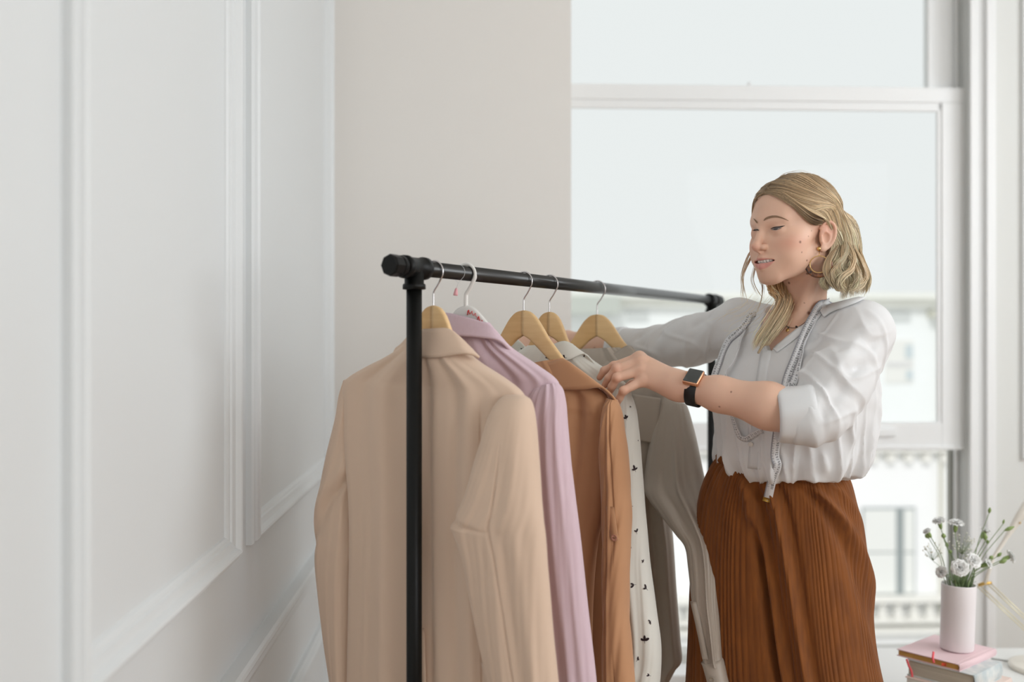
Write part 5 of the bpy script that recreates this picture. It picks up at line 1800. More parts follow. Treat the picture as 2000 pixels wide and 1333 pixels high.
# right (far) side: down behind the cheek and forward over the far shoulder
def mir(q): return (-q[0], q[1], q[2])
RL = {
    'a': [(1500, 560, 2.06), (1520, 585, 2.045), (1500, 625, 2.03), (1478, 660, 2.025), (1468, 694, 2.03)],
    'b': [(1535, 560, 2.07), (1536, 590, 2.045), (1520, 625, 2.03), (1500, 655, 2.02), (1480, 690, 2.02)],
    'c': [(1545, 560, 2.10), (1544, 595, 2.065), (1530, 630, 2.04), (1514, 650, 2.025), (1500, 672, 2.02)],
    'd': [(1560, 560, 2.17), (1552, 600, 2.16), (1540, 630, 2.14), (1525, 660, 2.13), (1510, 690, 2.13)],
}
def rlow(k): return [ptl(*q) for q in RL[k]]
g_right = [
    head_pts([PART[0], (-.46, .74, .62), (-.74, .56, .40), (-.92, .26, .13), (-.98, .06, -.20), (-.92, -.04, -.55)]) + rlow('a'),
    head_pts([PART[1], (-.50, .55, .78), (-.84, .34, .50), (-.99, .06, .20), (-1.0, -.08, -.20), (-.86, -.16, -.62)]) + rlow('b'),
    head_pts([PART[3], (-.50, .02, .92), (-.86, -.06, .60), (-.94, -.30, .30), (-.92, -.38, -.16), (-.80, -.36, -.66)]) + rlow('c'),
    head_pts([PART[5], (-.32, -.70, .70), (-.50, -.80, .45), (-.56, -.82, .20), (-.60, -.78, -.2), (-.56, -.66, -.7)]) + rlow('d'),
]
CPR = [ROOT, ROOT * 1.1, MID * .8, HONEY * .8, HONEY, MID * 1.05, TIP]
lock(g_right, 1300, .0030, .00062, CPR, 26, .85, .2, .003)
lock(g_right[:3], 500, .0045, .00055, CPR, 26, .86, .2, .003)
# loose wisps in front of the far cheek
W_ = [
    [(1478, 372, 2.02), (1471, 400, 2.03), (1470, 440, 2.05), (1474, 478, 2.07), (1462, 500, 2.08), (1450, 540, 2.09), (1456, 580, 2.09), (1462, 600, 2.09)],
    [(1480, 366, 2.02), (1472, 395, 2.03), (1471, 440, 2.06), (1474, 482, 2.08), (1466, 505, 2.08), (1452, 535, 2.08), (1450, 570, 2.08), (1446, 596, 2.09)],
    [(1482, 362, 2.02), (1474, 400, 2.05), (1474, 450, 2.07), (1480, 500, 2.09), (1474, 525, 2.09), (1470, 550, 2.09), (1482, 575, 2.08), (1496, 590, 2.07)],
    [(1484, 362, 2.02), (1478, 410, 2.06), (1480, 470, 2.09), (1488, 520, 2.10), (1484, 545, 2.10), (1490, 560, 2.10), (1486, 590, 2.09), (1470, 625, 2.08)],
]
for w in W_:
    lock([[hwp(scalp((-.05, .87, .55), .006)), hwp(scalp((-.26, .90, .48), .012))] + [ptl(*q) for q in w[1:]]], 13, .0022, .00042, CPR, 30, .8, .1)
# fine stray hairs across the far shoulder and at the crown
for k in range(26):
    x0 = hr.uniform(1440, 1500); y0 = hr.uniform(585, 640)
    lock([[ptl(x0 + 30, y0 - 30, 2.08), ptl(x0 + 5, y0, 2.07), ptl(x0 - 25, y0 + 14, 2.08), ptl(x0 - hr.uniform(30, 70), y0 + hr.uniform(5, 50), 2.10)]], 1, .002, .00020, [TIP, TIP], 20, .9, 0)
for k in range(22):
    a = hr.uniform(-.5, .5); b = hr.uniform(-.8, .7)
    p0 = scalp((a, b, .9), .01); q1 = scalp((a * 2.0, b - .25, .85), .05 + hr.uniform(0, .03)); q2 = scalp((a * 3.0 + .05, b - .5, .5), .05 + hr.uniform(0, .03)); q3 = scalp((a * 3.2, b - .8, .2), .03)
    lock([[hwp(p0), hwp(q1), hwp(q2), hwp(q3)]], 1, .001, .00022, CP, 20, .9, 0)
# wisps by the earring
lock([[ptl(1633, 482, 1.968), ptl(1614, 505, 1.962), ptl(1607, 530, 1.962), ptl(1618, 552, 1.965), ptl(1634, 568, 1.972)], [ptl(1638, 478, 1.968), ptl(1624, 505, 1.960), ptl(1622, 535, 1.962), ptl(1630, 560, 1.972), ptl(1640, 572, 1.98)]], 60, .0014, .00042, CP, 24, .9, .1)
HV = np.vstack(SV); HF_ = np.vstack(SF); HC = np.vstack(SCOL)
hair = obj('hair', HV, HF_, M_HAIR, person, attrs={'shade': np.hstack([np.clip(HC, 0, 1), np.ones((len(HC), 1))])})
hair['kind'] = 'stuff'
# the mass underneath the strands
HSD = SDF()
HSD.ell(hw(*SK_C), SK_R * .985, HM, .02)
for k, r0 in (('b', .006), ('c', .009), ('d', .010), ('e', .012), ('f', .012)):
    pts = [ptl(*q) for q in LOWER[k]]
    pts = [hwp(scalp((.5, -.7, .0), -.1))] + [p_ + np.array([-.005, .010, 0]) for p_ in pts]
    for a, b in zip(pts[2:4], pts[3:5]):
        HSD.cone(a, b, r0, r0 * .9, .018)
for k, r0 in (('b', .007), ('c', .009), ('d', .014)):
    pts = [hwp(scalp((-.7, -.5, -.3), -.12))] + [ptl(*q) + np.array([.003, .008, 0]) for q in RL[k]]
    for i, (a, b) in enumerate(zip(pts, pts[1:])):
        HSD.cone(a, b, r0 * (1 - .12 * i), r0 * (.9 - .12 * i), .012)
def hair_cut(p, d):
    q = (p - vn(H0)) @ HM
    l, f, u = np.abs(q[:, 0]), q[:, 1], q[:, 2]
    # face opening: in front of a curve from the forehead hairline to behind the ear
    lim = np.interp(u, [-.2, -.03, .0, .03, .06, .085, .105, .13], [-.035, -.030, -.015, .012, .040, .058, .090, .2]) + np.where(u > .05, (.055 - l) * .15, 0)
    m = (f - lim)
    near = (np.abs(q) < .13).all(1) & (u > -.06) & ((q[:, 0] > -.07) | (f > .02))
    return np.where(near, np.maximum(d, m), d)
HSD.post.append(hair_cut)
V, Q = sdf_mesh(HSD, (Hc[0] - .14, Hc[1] - .13, CAMZ - .03), (Hc[0] + .19, Hc[1] + .22, Hc[2] + .15), .0028, margin=1.5)
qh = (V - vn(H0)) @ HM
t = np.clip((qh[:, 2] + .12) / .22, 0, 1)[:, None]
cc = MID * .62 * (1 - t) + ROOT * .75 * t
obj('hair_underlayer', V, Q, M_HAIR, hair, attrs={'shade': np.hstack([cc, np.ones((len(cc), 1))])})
# ------------------------------------------------------------------ wristwatch
M_GOLD = mat('rose_gold_case', rgb(226, 172, 136), 0.28, metal=0.9)
M_STRAP = mat('black_rubber', rgb(18, 18, 19), 0.5)
M_SCR = mat('dark_watch_glass', rgb(40, 46, 46), 0.12, coat=1.0)
wc = P(1360, 762, 1.979)
ax = (P(1405, 770, 1.95) - P(1346, 757, 1.985)).normalized()
nz = Vector((.02, -.80, .62)); nz = (nz - ax * nz.dot(ax)).normalized()
ty = ax.cross(nz).normalized()
watch = empty('wristwatch', tuple(wc), 'square wristwatch with rose gold case and black strap on her left wrist', 'watch')
V, f = [], []
nn_ = 48
for i, (a, dr) in enumerate(((-.0112, 0), (-.0118, .0012), (-.0112, .0024), (.0112, .0024), (.0118, .0012), (.0112, 0))):
    for k in range(nn_):
        th = 2 * math.pi * k / nn_
        r = .0318 + dr
        V.append(wc + ax * a * (1 - .0 * math.cos(th)) + nz * math.cos(th) * r * .98 + ty * math.sin(th) * r)
f = [tuple(x) for x in grid_faces(6, nn_)] + [(5 * nn_ + k, k, (k + 1) % nn_, 5 * nn_ + (k + 1) % nn_) for k in range(nn_)]
obj('strap', V, f, M_STRAP, watch)
def wbox(name, cx, cy, cz, sx, sy, sz, m, bev, parent=watch):
    T = lambda v: wc + ax * v[0] + ty * v[1] + nz * v[2]
    return MB().box(cx - sx / 2, cx + sx / 2, cy - sy / 2, cy + sy / 2, cz - sz / 2, cz + sz / 2, T, bev).obj(name, m, parent)
wbox('case', 0, 0, .0355, .0330, .0385, .0105, M_GOLD, .0035)
wbox('screen', 0, 0, .0406, .0292, .0342, .0024, M_SCR, .0010)
cr_ = MB().add(*lathe(wc + nz * .0355 - ax * .0162 + ty * -.008, -ax, [(0, .0032), (.0022, .0034), (.0028, .0028)], 16))
cr_.obj('crown', M_GOLD, watch)

# ------------------------------------------------------------------ earring
M_GOLD2 = mat('yellow_gold', rgb(228, 192, 128), 0.22, metal=0.95)
M_TORT = mat('tortoiseshell', rgb(44, 26, 18), 0.25, vary=(160, 0.9, rgb(150, 84, 28)), coat=0.6)
ec, en = hit(BB, 1598.5, 487, .003)
if ec is None: ec = P(1598.5, 487, 1.972)
ear_r = empty('earring', tuple(ec), 'gold stud earring with gold hoop and tortoiseshell crescent on her left ear', 'earring')
MB().add(*ball(ec, .0043, 14)).obj('stud', M_GOLD2, ear_r)
de = ec.y
hc = P(1600, 516.5, de - .009)
ex = Vector((.9, -.43, 0)).normalized()
MB().add(*tube([ec - UP * .004, hc + UP * .0190, hc + UP * .0166], .0008, 6)).obj('link', M_GOLD2, ear_r)
ringp = [hc + ex * math.cos(t) * .0178 + UP * math.sin(t) * .0166 for t in np.linspace(0, 2 * math.pi, 49)]
MB().add(*tube(ringp, .0009, 8)).obj('hoop', M_GOLD2, ear_r)
crs = [hc - UP * .0020 + Vector((0, .003, 0)) + ex * math.cos(t) * .0225 + UP * math.sin(t) * .0205 for t in np.linspace(math.radians(140), math.radians(385), 50)]
V, f = [], []
for i, p_ in enumerate(crs):
    t = math.radians(140 + 245 * i / 49)
    rdir = (ex * math.cos(t) + UP * math.sin(t)).normalized(); nd = ex.cross(UP).normalized()
    w = .0042 * (1 if 1 < i < 48 else .5)
    for k in range(8):
        q = 2 * math.pi * k / 8
        V.append(p_ + rdir * math.cos(q) * w + nd * math.sin(q) * .0017)
f = [tuple(x) for x in grid_faces(50, 8)] + [tuple(range(8))[::-1], tuple(range(392, 400))]
obj('tortoiseshell_crescent', V, f, M_TORT, ear_r)

# ------------------------------------------------------------------ necklace
M_BEAD = mat('black_bead', rgb(26, 20, 20), 0.3)
neck = empty('necklace', tuple(P(1538, 640, 2.03)), 'fine beaded necklace with two small gold discs at her throat', 'necklace')
npx = [(1500, 605), (1508, 622), (1519, 632), (1530, 634), (1541, 640), (1555, 641), (1568, 634), (1581, 622), (1590, 610)]
np_ = []
for a, b in smooth_path(npx, 40):
    c, nr = hit(BB, a, b, .0012)
    if c is not None: np_.append(c)
MB().add(*tube(np_, .00045, 6)).obj('thread', M_BEAD, neck)
for k, (a, b) in enumerate(((1534, 629.5), (1540, 640), (1556, 639.5))):
    c, nr = hit(BB, a, b, .002)
    if c is not None: MB().add(*ball(c, .0022, 10)).obj('bead', M_BEAD, neck)
for a, b in ((1531.5, 635), (1539, 646)):
    c, nr = hit(BB, a, b, .0014)
    if c is not None: MB().add(*lathe(c, nr, [(0, .0036), (.0006, .0039), (.0012, .0036)], 20)).obj('gold_disc', M_GOLD2, neck)

# ------------------------------------------------------------------ tailor's measuring tape
M_TAPE = mat('white_tape', rgb(232, 233, 236), 0.4)
M_PRINT = mat('black_tape_print', rgb(38, 36, 40), 0.6)
M_GREY = mat('grey_tape_edge', rgb(150, 150, 156), 0.5)
M_BRASS = mat('brass_tape_end', rgb(226, 190, 96), 0.35, metal=0.7)
tape = empty('measuring_tape', tuple(P(1590, 620, 1.98)), 'white tailor measuring tape with black numbers hanging around her neck', 'measuring tape')
GL = {}
def glyph(ch):
    if ch not in GL:
        cu = bpy.data.curves.new('numeral', 'FONT')
        cu.body = ch; cu.size = 1.0; cu.resolution_u = 2; cu.align_x = 'CENTER'; cu.align_y = 'CENTER'
        o = bpy.data.objects.new('numeral', cu)
        COL.objects.link(o)
        me = o.to_mesh()
        GL[ch] = ([v.co.copy() for v in me.vertices], [tuple(p.vertices) for p in me.polygons])
        o.to_mesh_clear()
        bpy.data.objects.remove(o); bpy.data.curves.remove(cu)
    return GL[ch]
def tape_band(pts, tilt, half, first, step, digits=.0074, num=True, flip=1, blank=0.0, n=120, grey=True):
    """pts: 3-D points with normals; numbers run along it"""
    pos = smooth_path([p for p, q in pts], n); nor = smooth_path([q for p, q in pts], n)
    pos = [Vector(p) for p in pos]; nor = [Vector(q).normalized() for q in nor]
    tan = [(pos[min(i + 1, n - 1)] - pos[max(i - 1, 0)]).normalized() for i in range(n)]
    wid, nn = [], []
    for i in range(n):
        w = nor[i].cross(tan[i]).normalized() * flip
        a = math.radians(tilt if not callable(tilt) else tilt(i / (n - 1)))
        w2 = w * math.cos(a) + nor[i] * math.sin(a)
        wid.append(w2); nn.append((nor[i] * math.cos(a) - w * math.sin(a)).normalized())
    b = obj('band', *ribbon(pos, [w * half for w in wid], nn, .0004), M_TAPE, tape)
    if grey:
        obj('grey_edge', *ribbon([p - w * half * .86 + q * .0005 for p, w, q in zip(pos, wid, nn)], [w * half * .14 for w in wid], nn, .00015), M_GREY, b)
    L = [0.0]
    for i in range(1, n): L.append(L[-1] + (pos[i] - pos[i - 1]).length)
    mb = MB()
    s = L[-1] - blank; k = 0
    def at(s):
        i = min(max(int(np.searchsorted(L, s)) - 1, 0), n - 2)
        t = (s - L[i]) / max(L[i + 1] - L[i], 1e-9)
        return pos[i].lerp(pos[i + 1], t), wid[i].lerp(wid[i + 1], t).normalized(), nn[i].lerp(nn[i + 1], t).normalized(), tan[i]
    while s > .004:
        p, w, q, t = at(s)
        lift = q * .0007
        for off, ln in ((0, .40), (-.005, .22)):
            p2, w2, q2, t2 = at(max(s + off, .001))
            a = p2 - w2 * half * .72 + q2 * .0007; c_ = p2 - w2 * half * (.72 - ln * 1.2) + q2 * .0007
            mb.add([a - t2 * .0003, a + t2 * .0003, c_ + t2 * .0003, c_ - t2 * .0003], [(0, 1, 2, 3)])
        if num:
            txt = str(first - k * step)
            for j, ch in enumerate(txt):
                gv, gf = glyph(ch)
                cx = (j - (len(txt) - 1) / 2) * digits * .58
                o_ = p + w * half * .36 + lift - t * .0012
                mb.add([o_ + t * (v.x * digits + cx) + w * (v.y * digits) for v in gv], gf)
        s -= .0104; k += 1
    pr = mb.obj('printed_scale', M_PRINT, b, smooth=False)
    pr['kind'] = 'stuff'
    return b, pos, wid, nn
def on(bv, lst, dmin=0.0, lift=.003):
    out = []
    for q in lst:
        c, nr = hit(bv, q[0], q[1], lift if len(q) < 3 else q[2], dmin)
        if c is not None: out.append((c, (nr + 1.3 * (CAMP - c).normalized()).normalized()))
    return out
nb = Vector(NK1) + UP * .02
path = [(nb - FD * .066 + LD * .02 + UP * .0, -FD + UP * .4), (nb + LD * .066 - FD * .04 + UP * .008, LD + UP * .5)]
path += on([BBL, BB], [(1616, 578, .006), (1604, 596, .005), (1590, 622, .005), (1576, 648, .005), (1565, 678, .006), (1553, 708, .005), (1541, 740, .005), (1533, 766, .005), (1526, 800, .004)], 1.99)
lo1 = on([BBL], [(1511, 884, .004), (1514, 908, .006)])
qe = on([BTR], [(1500.5, 974, .006)])
lo1 += [(P(1508, 938, lo1[-1][0].y * .4 + qe[0][0].y * .6 - .012), qe[0][1])] + qe
fn = (-(TC - CAMP)).normalized()
b, pos, wid, nn = tape_band(path + lo1, 0, .0088, 200, 1, n=260, flip=1, blank=.036)
# brass end
e0 = pos[-1]; t_e = (pos[-1] - pos[-3]).normalized()
obj('brass_tip', *ribbon([e0 - t_e * .004, e0 + t_e * .002, e0 + t_e * .0075], [wid[-1] * .0095] * 3, [nn[-1]] * 3, .0009), M_BRASS, tape)
MB().add(*lathe(e0 + t_e * .002 + nn[-1] * .0008, nn[-1], [(0, .0016), (.0005, .0012)], 12)).obj('rivet', mat('steel_rivet', rgb(200, 200, 200), 0.3, metal=0.9), tape)
# second strand showing beside it
p2 = on([BBL, BB], [(1602, 606, .002), (1586, 640, .003), (1570, 672, .003), (1567, 694, .004), (1563, 716, .005), (1555, 742, .005), (1546, 764, .005), (1538, 790, .004)], 1.99)
tape_band(p2, lambda t: 60 - 66 * min(1, max(0, (t - .35) * 2.2)), .0084, 76, 1, n=90, flip=1)
# far side strand and the loose loop
p3 = [(nb - FD * .066 - LD * .02, -FD + UP * .4), (nb - LD * .068 - FD * .03 + UP * .006, -LD + UP * .5)] + on([BBL], [(1474, 616, .004), (1462, 634, .006), (1446, 652, .006), (1428, 668, .006), (1417, 690, .006), (1408, 714, .006), (1401, 732, .005), (1397, 748, .005)], 2.02)
tape_band(p3, 0, .0084, 62, 1, n=130, flip=-1)
p4 = on([BBL], [(1462, 640, .006), (1452, 664, .008), (1446, 690, .009), (1436, 714, .010), (1424, 732, .011), (1426, 748, .011)], 2.0) + on([BBL], [(1430, 800, .010), (1437, 836, .010), (1441, 846, .009), (1450, 855, .008), (1463, 858, .008), (1477, 851, .008), (1489, 842, .008)])
tape_band(p4, lambda t: 58 + 14 * math.sin(t * 5), .0078, 24, 1, n=120, flip=1, grey=False)
# ------------------------------------------------------------------ low white table with books, vase and lamp
M_TABLE = mat('white_lacquer', rgb(238, 238, 236), 0.35)
ZT_ = CAMZ - .918
tb = empty('low_table', (1.45, 2.66, 0), 'low white table by the window holding the books and the vase', 'table')
MB().box(.93, 2.0, 2.28, 2.98, ZT_ - .03, ZT_, None, .006).obj('table_top', M_TABLE, tb, smooth=False)
for x in (.99, 1.94):
    for y in (2.34, 2.92):
        MB().add(*tube([Vector((x, y, 0)), Vector((x, y, ZT_ - .028))], [.014, .021], 16)).obj('leg', M_TABLE, tb)

def book(label, L, Fp, R, ztop, th, mcov, mpage, name='book', ribbon_m=None, groove=True):
    """L, Fp, R: left, front and right corners of the cover seen from above; pages show on the L-Fp side"""
    L = Vector((L[0], L[1], 0)); Fp = Vector((Fp[0], Fp[1], 0)); R = Vector((R[0], R[1], 0))
    e1 = (L - Fp); e2 = (R - Fp)
    e2 = e2 - e1.normalized() * e2.dot(e1.normalized())
    l1, l2 = e1.length, e2.length; e1.normalize(); e2.normalize()
    z0 = ztop - th
    T = lambda v: Fp + e1 * v[0] + e2 * v[1] + UP * v[2]
    cen = T((l1 / 2, l2 / 2, z0))
    bk = empty(name, tuple(cen), label, 'book', 'books stacked under the vase')
    c = .0022
    MB().box(0, l1, 0, l2, ztop - c, ztop, T, .0008).obj('cover', mcov, bk, smooth=False)
    MB().box(0, l1, 0, l2, z0, z0 + c, T, .0008).obj('cover', mcov, bk, smooth=False)
    V, f = [], []
    m = 14                                       # rounded spine along the Fp-R side
    for s_ in (0, l2):
        for i in range(m + 1):
            a = -math.pi / 2 + math.pi * i / m
            V.append(T((.004 - .006 * math.cos(a), s_, (z0 + ztop) / 2 + th / 2 * math.sin(a))))
        for i in range(m + 1):
            a = math.pi / 2 - math.pi * i / m
            V.append(T((.006 - .005 * math.cos(a), s_, (z0 + ztop) / 2 + (th / 2 - .002) * math.sin(a))))
    q = 2 * (m + 1)
    f = [(i, (i + 1) % q, q + (i + 1) % q, q + i) for i in range(q)]
    f += [tuple(range(q))[::-1], tuple(range(q, 2 * q))]
    obj('spine', V, f, mcov, bk)
    MB().box(.005, l1 - .003, .0035, l2 - .003, z0 + c, ztop - c, T, .0).obj('page_block', mpage, bk, smooth=False)
    if groove:
        MB().add(*tube([T((.012, .002, ztop - .0002)), T((.012, l2 - .002, ztop - .0002))], .0011, 8)).obj('cover_hinge', mcov, bk)
    return bk, T, l1, l2
M_GILT = mat('gilt_page_edge', rgb(212, 172, 92), 0.35, vary=((30, 30, 900), 0.6, rgb(196, 130, 84)), bump=('noise', 500, .15, .0004))
M_PAGE = mat('grey_cream_pages', rgb(206, 198, 182), 0.85, vary=((8, 8, 1500), 0.7, rgb(168, 158, 140)))
M_PINKC = mat('pale_pink_cloth', rgb(236, 206, 210), 0.6)
M_BLUEC = mat('pale_blue_floral_cover', rgb(196, 206, 208), 0.55, vary=(38, 0.8, rgb(232, 232, 228)))
M_CORAL = mat('coral_ribbon', rgb(244, 96, 104), 0.5)
b1, T1, l1a, l1b = book('pale pink notebook with gilt page edges directly under the vase', (.968, 2.505), (1.071, 2.382), (1.225, 2.497), CAMZ - .775, .0172, M_PINKC, M_GILT)
# the gilt side is the L-Fp side: turn the blocks so that pages face it
def ribbon_on(T, pts, parent, w=.003):
    P_ = [T(p) for p in pts]
    pp = [Vector(v) for v in smooth_path(P_, 16)]
    tn = [(pp[min(i + 1, 15)] - pp[max(i - 1, 0)]).normalized() for i in range(16)]
    cd = [(CAMP - p).normalized() for p in pp]
    wv = [t.cross(c).normalized() * w for t, c in zip(tn, cd)]
    obj('ribbon_marker', *ribbon(pp, wv, cd, .0003), M_CORAL, parent)
zt1 = CAMZ - .775
ribbon_on(T1, [(l1a * .44, .012, zt1 + .012), (l1a * .42, .004, zt1 + .008), (l1a * .40, -.004, zt1 - .001), (l1a * .38, -.004, zt1 - .010)], b1, .0026)
MB().add(*ribbon([T1((l1a * .27, -.0015, zt1 - .0095)), T1((l1a * .20, -.0015, zt1 - .0075))], [UP * .0036] * 2, [Vector((T1((0, -1, 0)) - T1((0, 0, 0))))] * 2, .0004)).obj('red_page_flag', mat('red_flag', rgb(240, 92, 60), .5), b1)
b2, T2, l2a, l2b = book('thick pale blue floral book second from the top of the stack', (.984, 2.481), (1.0955, 2.356), (1.198, 2.47), CAMZ - .7925, .040, M_BLUEC, M_PAGE, groove=False)
z2 = CAMZ - .7925
ribbon_on(T2, [(l2a * .995, -.003, z2 + .0005), (l2a * .96, -.004, z2 - .014), (l2a * .92, -.004, z2 - .026), (l2a * .90, -.005, z2 - .040)], b2, .0026)
book('cream and pink striped book third in the stack', (.975, 2.470), (1.10, 2.335), (1.235, 2.46), CAMZ - .8328, .028, mat('cream_pink_cover', rgb(236, 214, 204), 0.55), mat('white_pages', rgb(238, 234, 226), .8), groove=False)
book('pale blue grey book near the bottom of the stack', (.985, 2.480), (1.118, 2.336), (1.262, 2.469), CAMZ - .8611, .030, mat('blue_grey_cover', rgb(186, 198, 208), 0.55), M_PAGE, groove=False)
book('cream book at the very bottom of the stack', (.98, 2.49), (1.120, 2.338), (1.270, 2.476), CAMZ - .8914, .0264, mat('cream_cover', rgb(232, 226, 214), 0.55), M_PAGE, groove=False)

# ---------------- vase
M_VASE = mat('matt_white_porcelain', rgb(236, 230, 231), 0.5, vary=((3, 3, 1.2), .35, rgb(226, 216, 218)), bump=('noise', 30, .1, .002))
vc = Vector((1.117, 2.500, CAMZ - .7746))
vase = empty('vase', tuple(vc), 'white cylindrical vase of flowers standing on the pink notebook', 'vase')
vd = Vector((.030, 0, 1)).normalized()
hv = .165
prof = [(0, .034), (.0015, .0385), (.006, .0402), (.05, .0402), (.11, .0404), (hv - .003, .0412), (hv, .0402), (hv - .001, .0384), (hv - .02, .0378), (.02, .0376), (.018, .001)]
MB().add(*lathe(vc, vd, prof, 48, cap=False)).obj('vase_body', M_VASE, vase)
MB().add(*lathe(vc + vd * .0002, vd, [(0, .001), (0, .034)], 48, cap=False)).obj('vase_foot', M_VASE, vase)
MB().add(*lathe(vc + vd * .12, vd, [(0, .037), (.001, .0005)], 32)).obj('water', glass_mat('window_glass'), vase)

# ---------------- flowers
M_STEM = mat('flower_stem', rgb(132, 150, 112), 0.55)
M_CAL = mat('green_calyx', rgb(146, 168, 104), 0.5, vary=(60, .6, rgb(112, 138, 78)))
M_LEAF = mat('blue_green_leaf', rgb(118, 140, 96), 0.5, vary=(40, .6, rgb(148, 166, 118)), trans=.2)
M_PETAL = mat('white_petals', rgb(254, 254, 252), 0.8, trans=0.12, spec=0.1)
M_TINY = mat('tiny_white_blossom', rgb(240, 240, 228), 0.7, trans=.2)
mouth = vc + vd * hv
def stem_path(head, k):
    a = rnd.uniform(0, 6.28); r = rnd.uniform(.006, .026)
    side = (head - mouth); side.z = 0
    sd = side.normalized() if side.length > 1e-4 else Vector((1, 0, 0))
    p1 = mouth + sd * min(.03, side.length * .55) + Vector((math.cos(a), math.sin(a), 0)) * r * .3
    p0 = vc + vd * .03 - sd * .022
    mid = p1.lerp(head, .5) - sd * .008 + UP * .004
    return [Vector(v) for v in smooth_path([p0, p1, mid, head], 18)]
def calyx(p, d, L, r, parent, nm='calyx'):
    return MB().add(*lathe(p, d, [(-.001, .0010), (.0015, r * .55), (L * .35, r * .9), (L * .75, r), (L, r * .9), (L * 1.02, r * .3)], 12)).obj(nm, M_CAL, parent)
def carnation(px, py, d, size, label, tilt):
    head = P(px, py, d)
    dirn = (head - mouth); dirn.z = abs(dirn.z) * 1.0; dirn = (dirn.normalized() + Vector(tilt)).normalized()
    base = head - dirn * size * .55
    root = empty('carnation', tuple(mouth), label, 'flower', 'white carnations in the vase')
    sp = stem_path(base - dirn * .016, 0)
    MB().add(*tube(sp, .0011, 7)).obj('stem', M_STEM, root)
    calyx(base - dirn * .017, dirn, .019, .0052, root)
    e1 = dirn.cross(Vector((.3, .2, 1))).normalized(); e2 = dirn.cross(e1)
    for ring, (cnt, spread, ln) in enumerate(((7, 1.25, 1.0), (7, .9, .95), (6, .5, .85), (4, .18, .75))):
        for k in range(cnt):
            a = 2 * math.pi * (k + .5 * (ring % 2)) / cnt + rnd.uniform(-.2, .2)
            out = e1 * math.cos(a) + e2 * math.sin(a)
            V, f = [], []
            nu, nv = 6, 7
            ph = rnd.uniform(0, 6.28)
            for i in range(nu):
                t = i / (nu - 1)
                sp_ = spread * (t ** .8)
                cdir = (dirn * math.cos(sp_) + out * math.sin(sp_))
                c = base + cdir * size * ln * t * .85
                side = dirn.cross(out).normalized()
                w = size * .52 * (t ** .7) * (1 if t < .95 else .92)
                nrm = cdir.cross(side)
                for j in range(nv):
                    s_ = j / (nv - 1) * 2 - 1
                    ruf = math.sin(s_ * 7 + ph) * size * .11 * t * t
                    V.append(c + side * s_ * w + nrm * (ruf + size * .10 * s_ * s_ * t) + cdir * (-.12 * size * s_ * s_ + size * .05 * math.sin(s_ * 13 + ph) * t))
            obj('petal', V, [tuple(map(int, q)) for q in grid_faces(nu, nv, wrap=False)], M_PETAL, root)
    return root
carnation(1833, 1014, 2.50, .021, 'white carnation at the upper left of the vase bouquet', (-.1, -.2, .3))
carnation(1868, 1018, 2.52, .024, 'white carnation standing tallest above the middle of the vase', (.05, -.3, .3))
carnation(1809, 1036, 2.49, .013, 'small half open white carnation at the far left of the bouquet', (-.2, -.1, .2))
carnation(1927, 1034, 2.53, .019, 'white carnation high on the right side of the bouquet', (.1, -.2, .3))
carnation(1905, 1094, 2.45, .024, 'white carnation facing forward just right of the vase middle', (.1, -.9, .1))
carnation(1876, 1108, 2.44, .027, 'largest white carnation low over the vase rim', (-.1, -.8, .2))
carnation(1836, 1117, 2.47, .019, 'pale white carnation leaning over the left of the vase rim', (-.4, -.4, .0))
carnation(1978, 1086, 2.52, .021, 'white carnation reaching farthest right from the vase', (.4, -.2, .1))
carnation(1934, 1100, 2.48, .016, 'small white carnation beside the forward facing one', (.2, -.5, .1))
BUDS = [((1814, 1052), (1808, 1042), .017, .0066, 'green bud drooping at the far left of the bouquet'), ((1843, 1052), (1843, 1040), .014, .0060, 'round pale green bud under the upper left carnation'), ((1850, 1070), (1848, 1057), .015, .0045, 'slim dark green bud left of the middle'),
        ((1857, 1082), (1855, 1072), .012, .0042, 'short green bud low in the middle of the bouquet'), ((1932, 1003), (1934, 989), .016, .0042, 'pointed bud on the topmost stem right of the vase'), ((1959, 1024), (1962, 1012), .013, .0030, 'thin bud on the upper right stem'),
        ((1962, 1037), (1984, 1028), .026, .0050, 'long split bud pointing right'), ((1929, 1063), (1929, 1053), .012, .0044, 'small bud below the right high carnation'), ((1932, 1092), (1942, 1086), .012, .0050, 'short broad bud right of the middle'),
        ((1947, 1088), (1958, 1079), .016, .0045, 'green bud slanting up at the lower right'), ((1952, 1100), (1970, 1092), .020, .0058, 'thick green bud at the lower right edge'), ((1925, 1056), (1923, 1042), .020, .0060, 'open calyx under the right high carnation')]
for (x0, y0), (x1, y1), L, r, lb in BUDS:
    d = rnd.uniform(2.46, 2.53)
    a = P(x0, y0, d); b_ = P(x1, y1, d - .005)
    root = empty('flower_bud', tuple(mouth), lb, 'flower bud', 'green buds in the vase')
    MB().add(*tube(stem_path(a, 1), .0009, 6)).obj('stem', M_STEM, root)
    dr = (b_ - a).normalized()
    MB().add(*lathe(a, dr, [(-.001, .0008), (L * .12, r * .55), (L * .4, r), (L * .7, r * .8), (L * .95, r * .25), (L, .0003)], 10)).obj('bud', M_CAL, root)
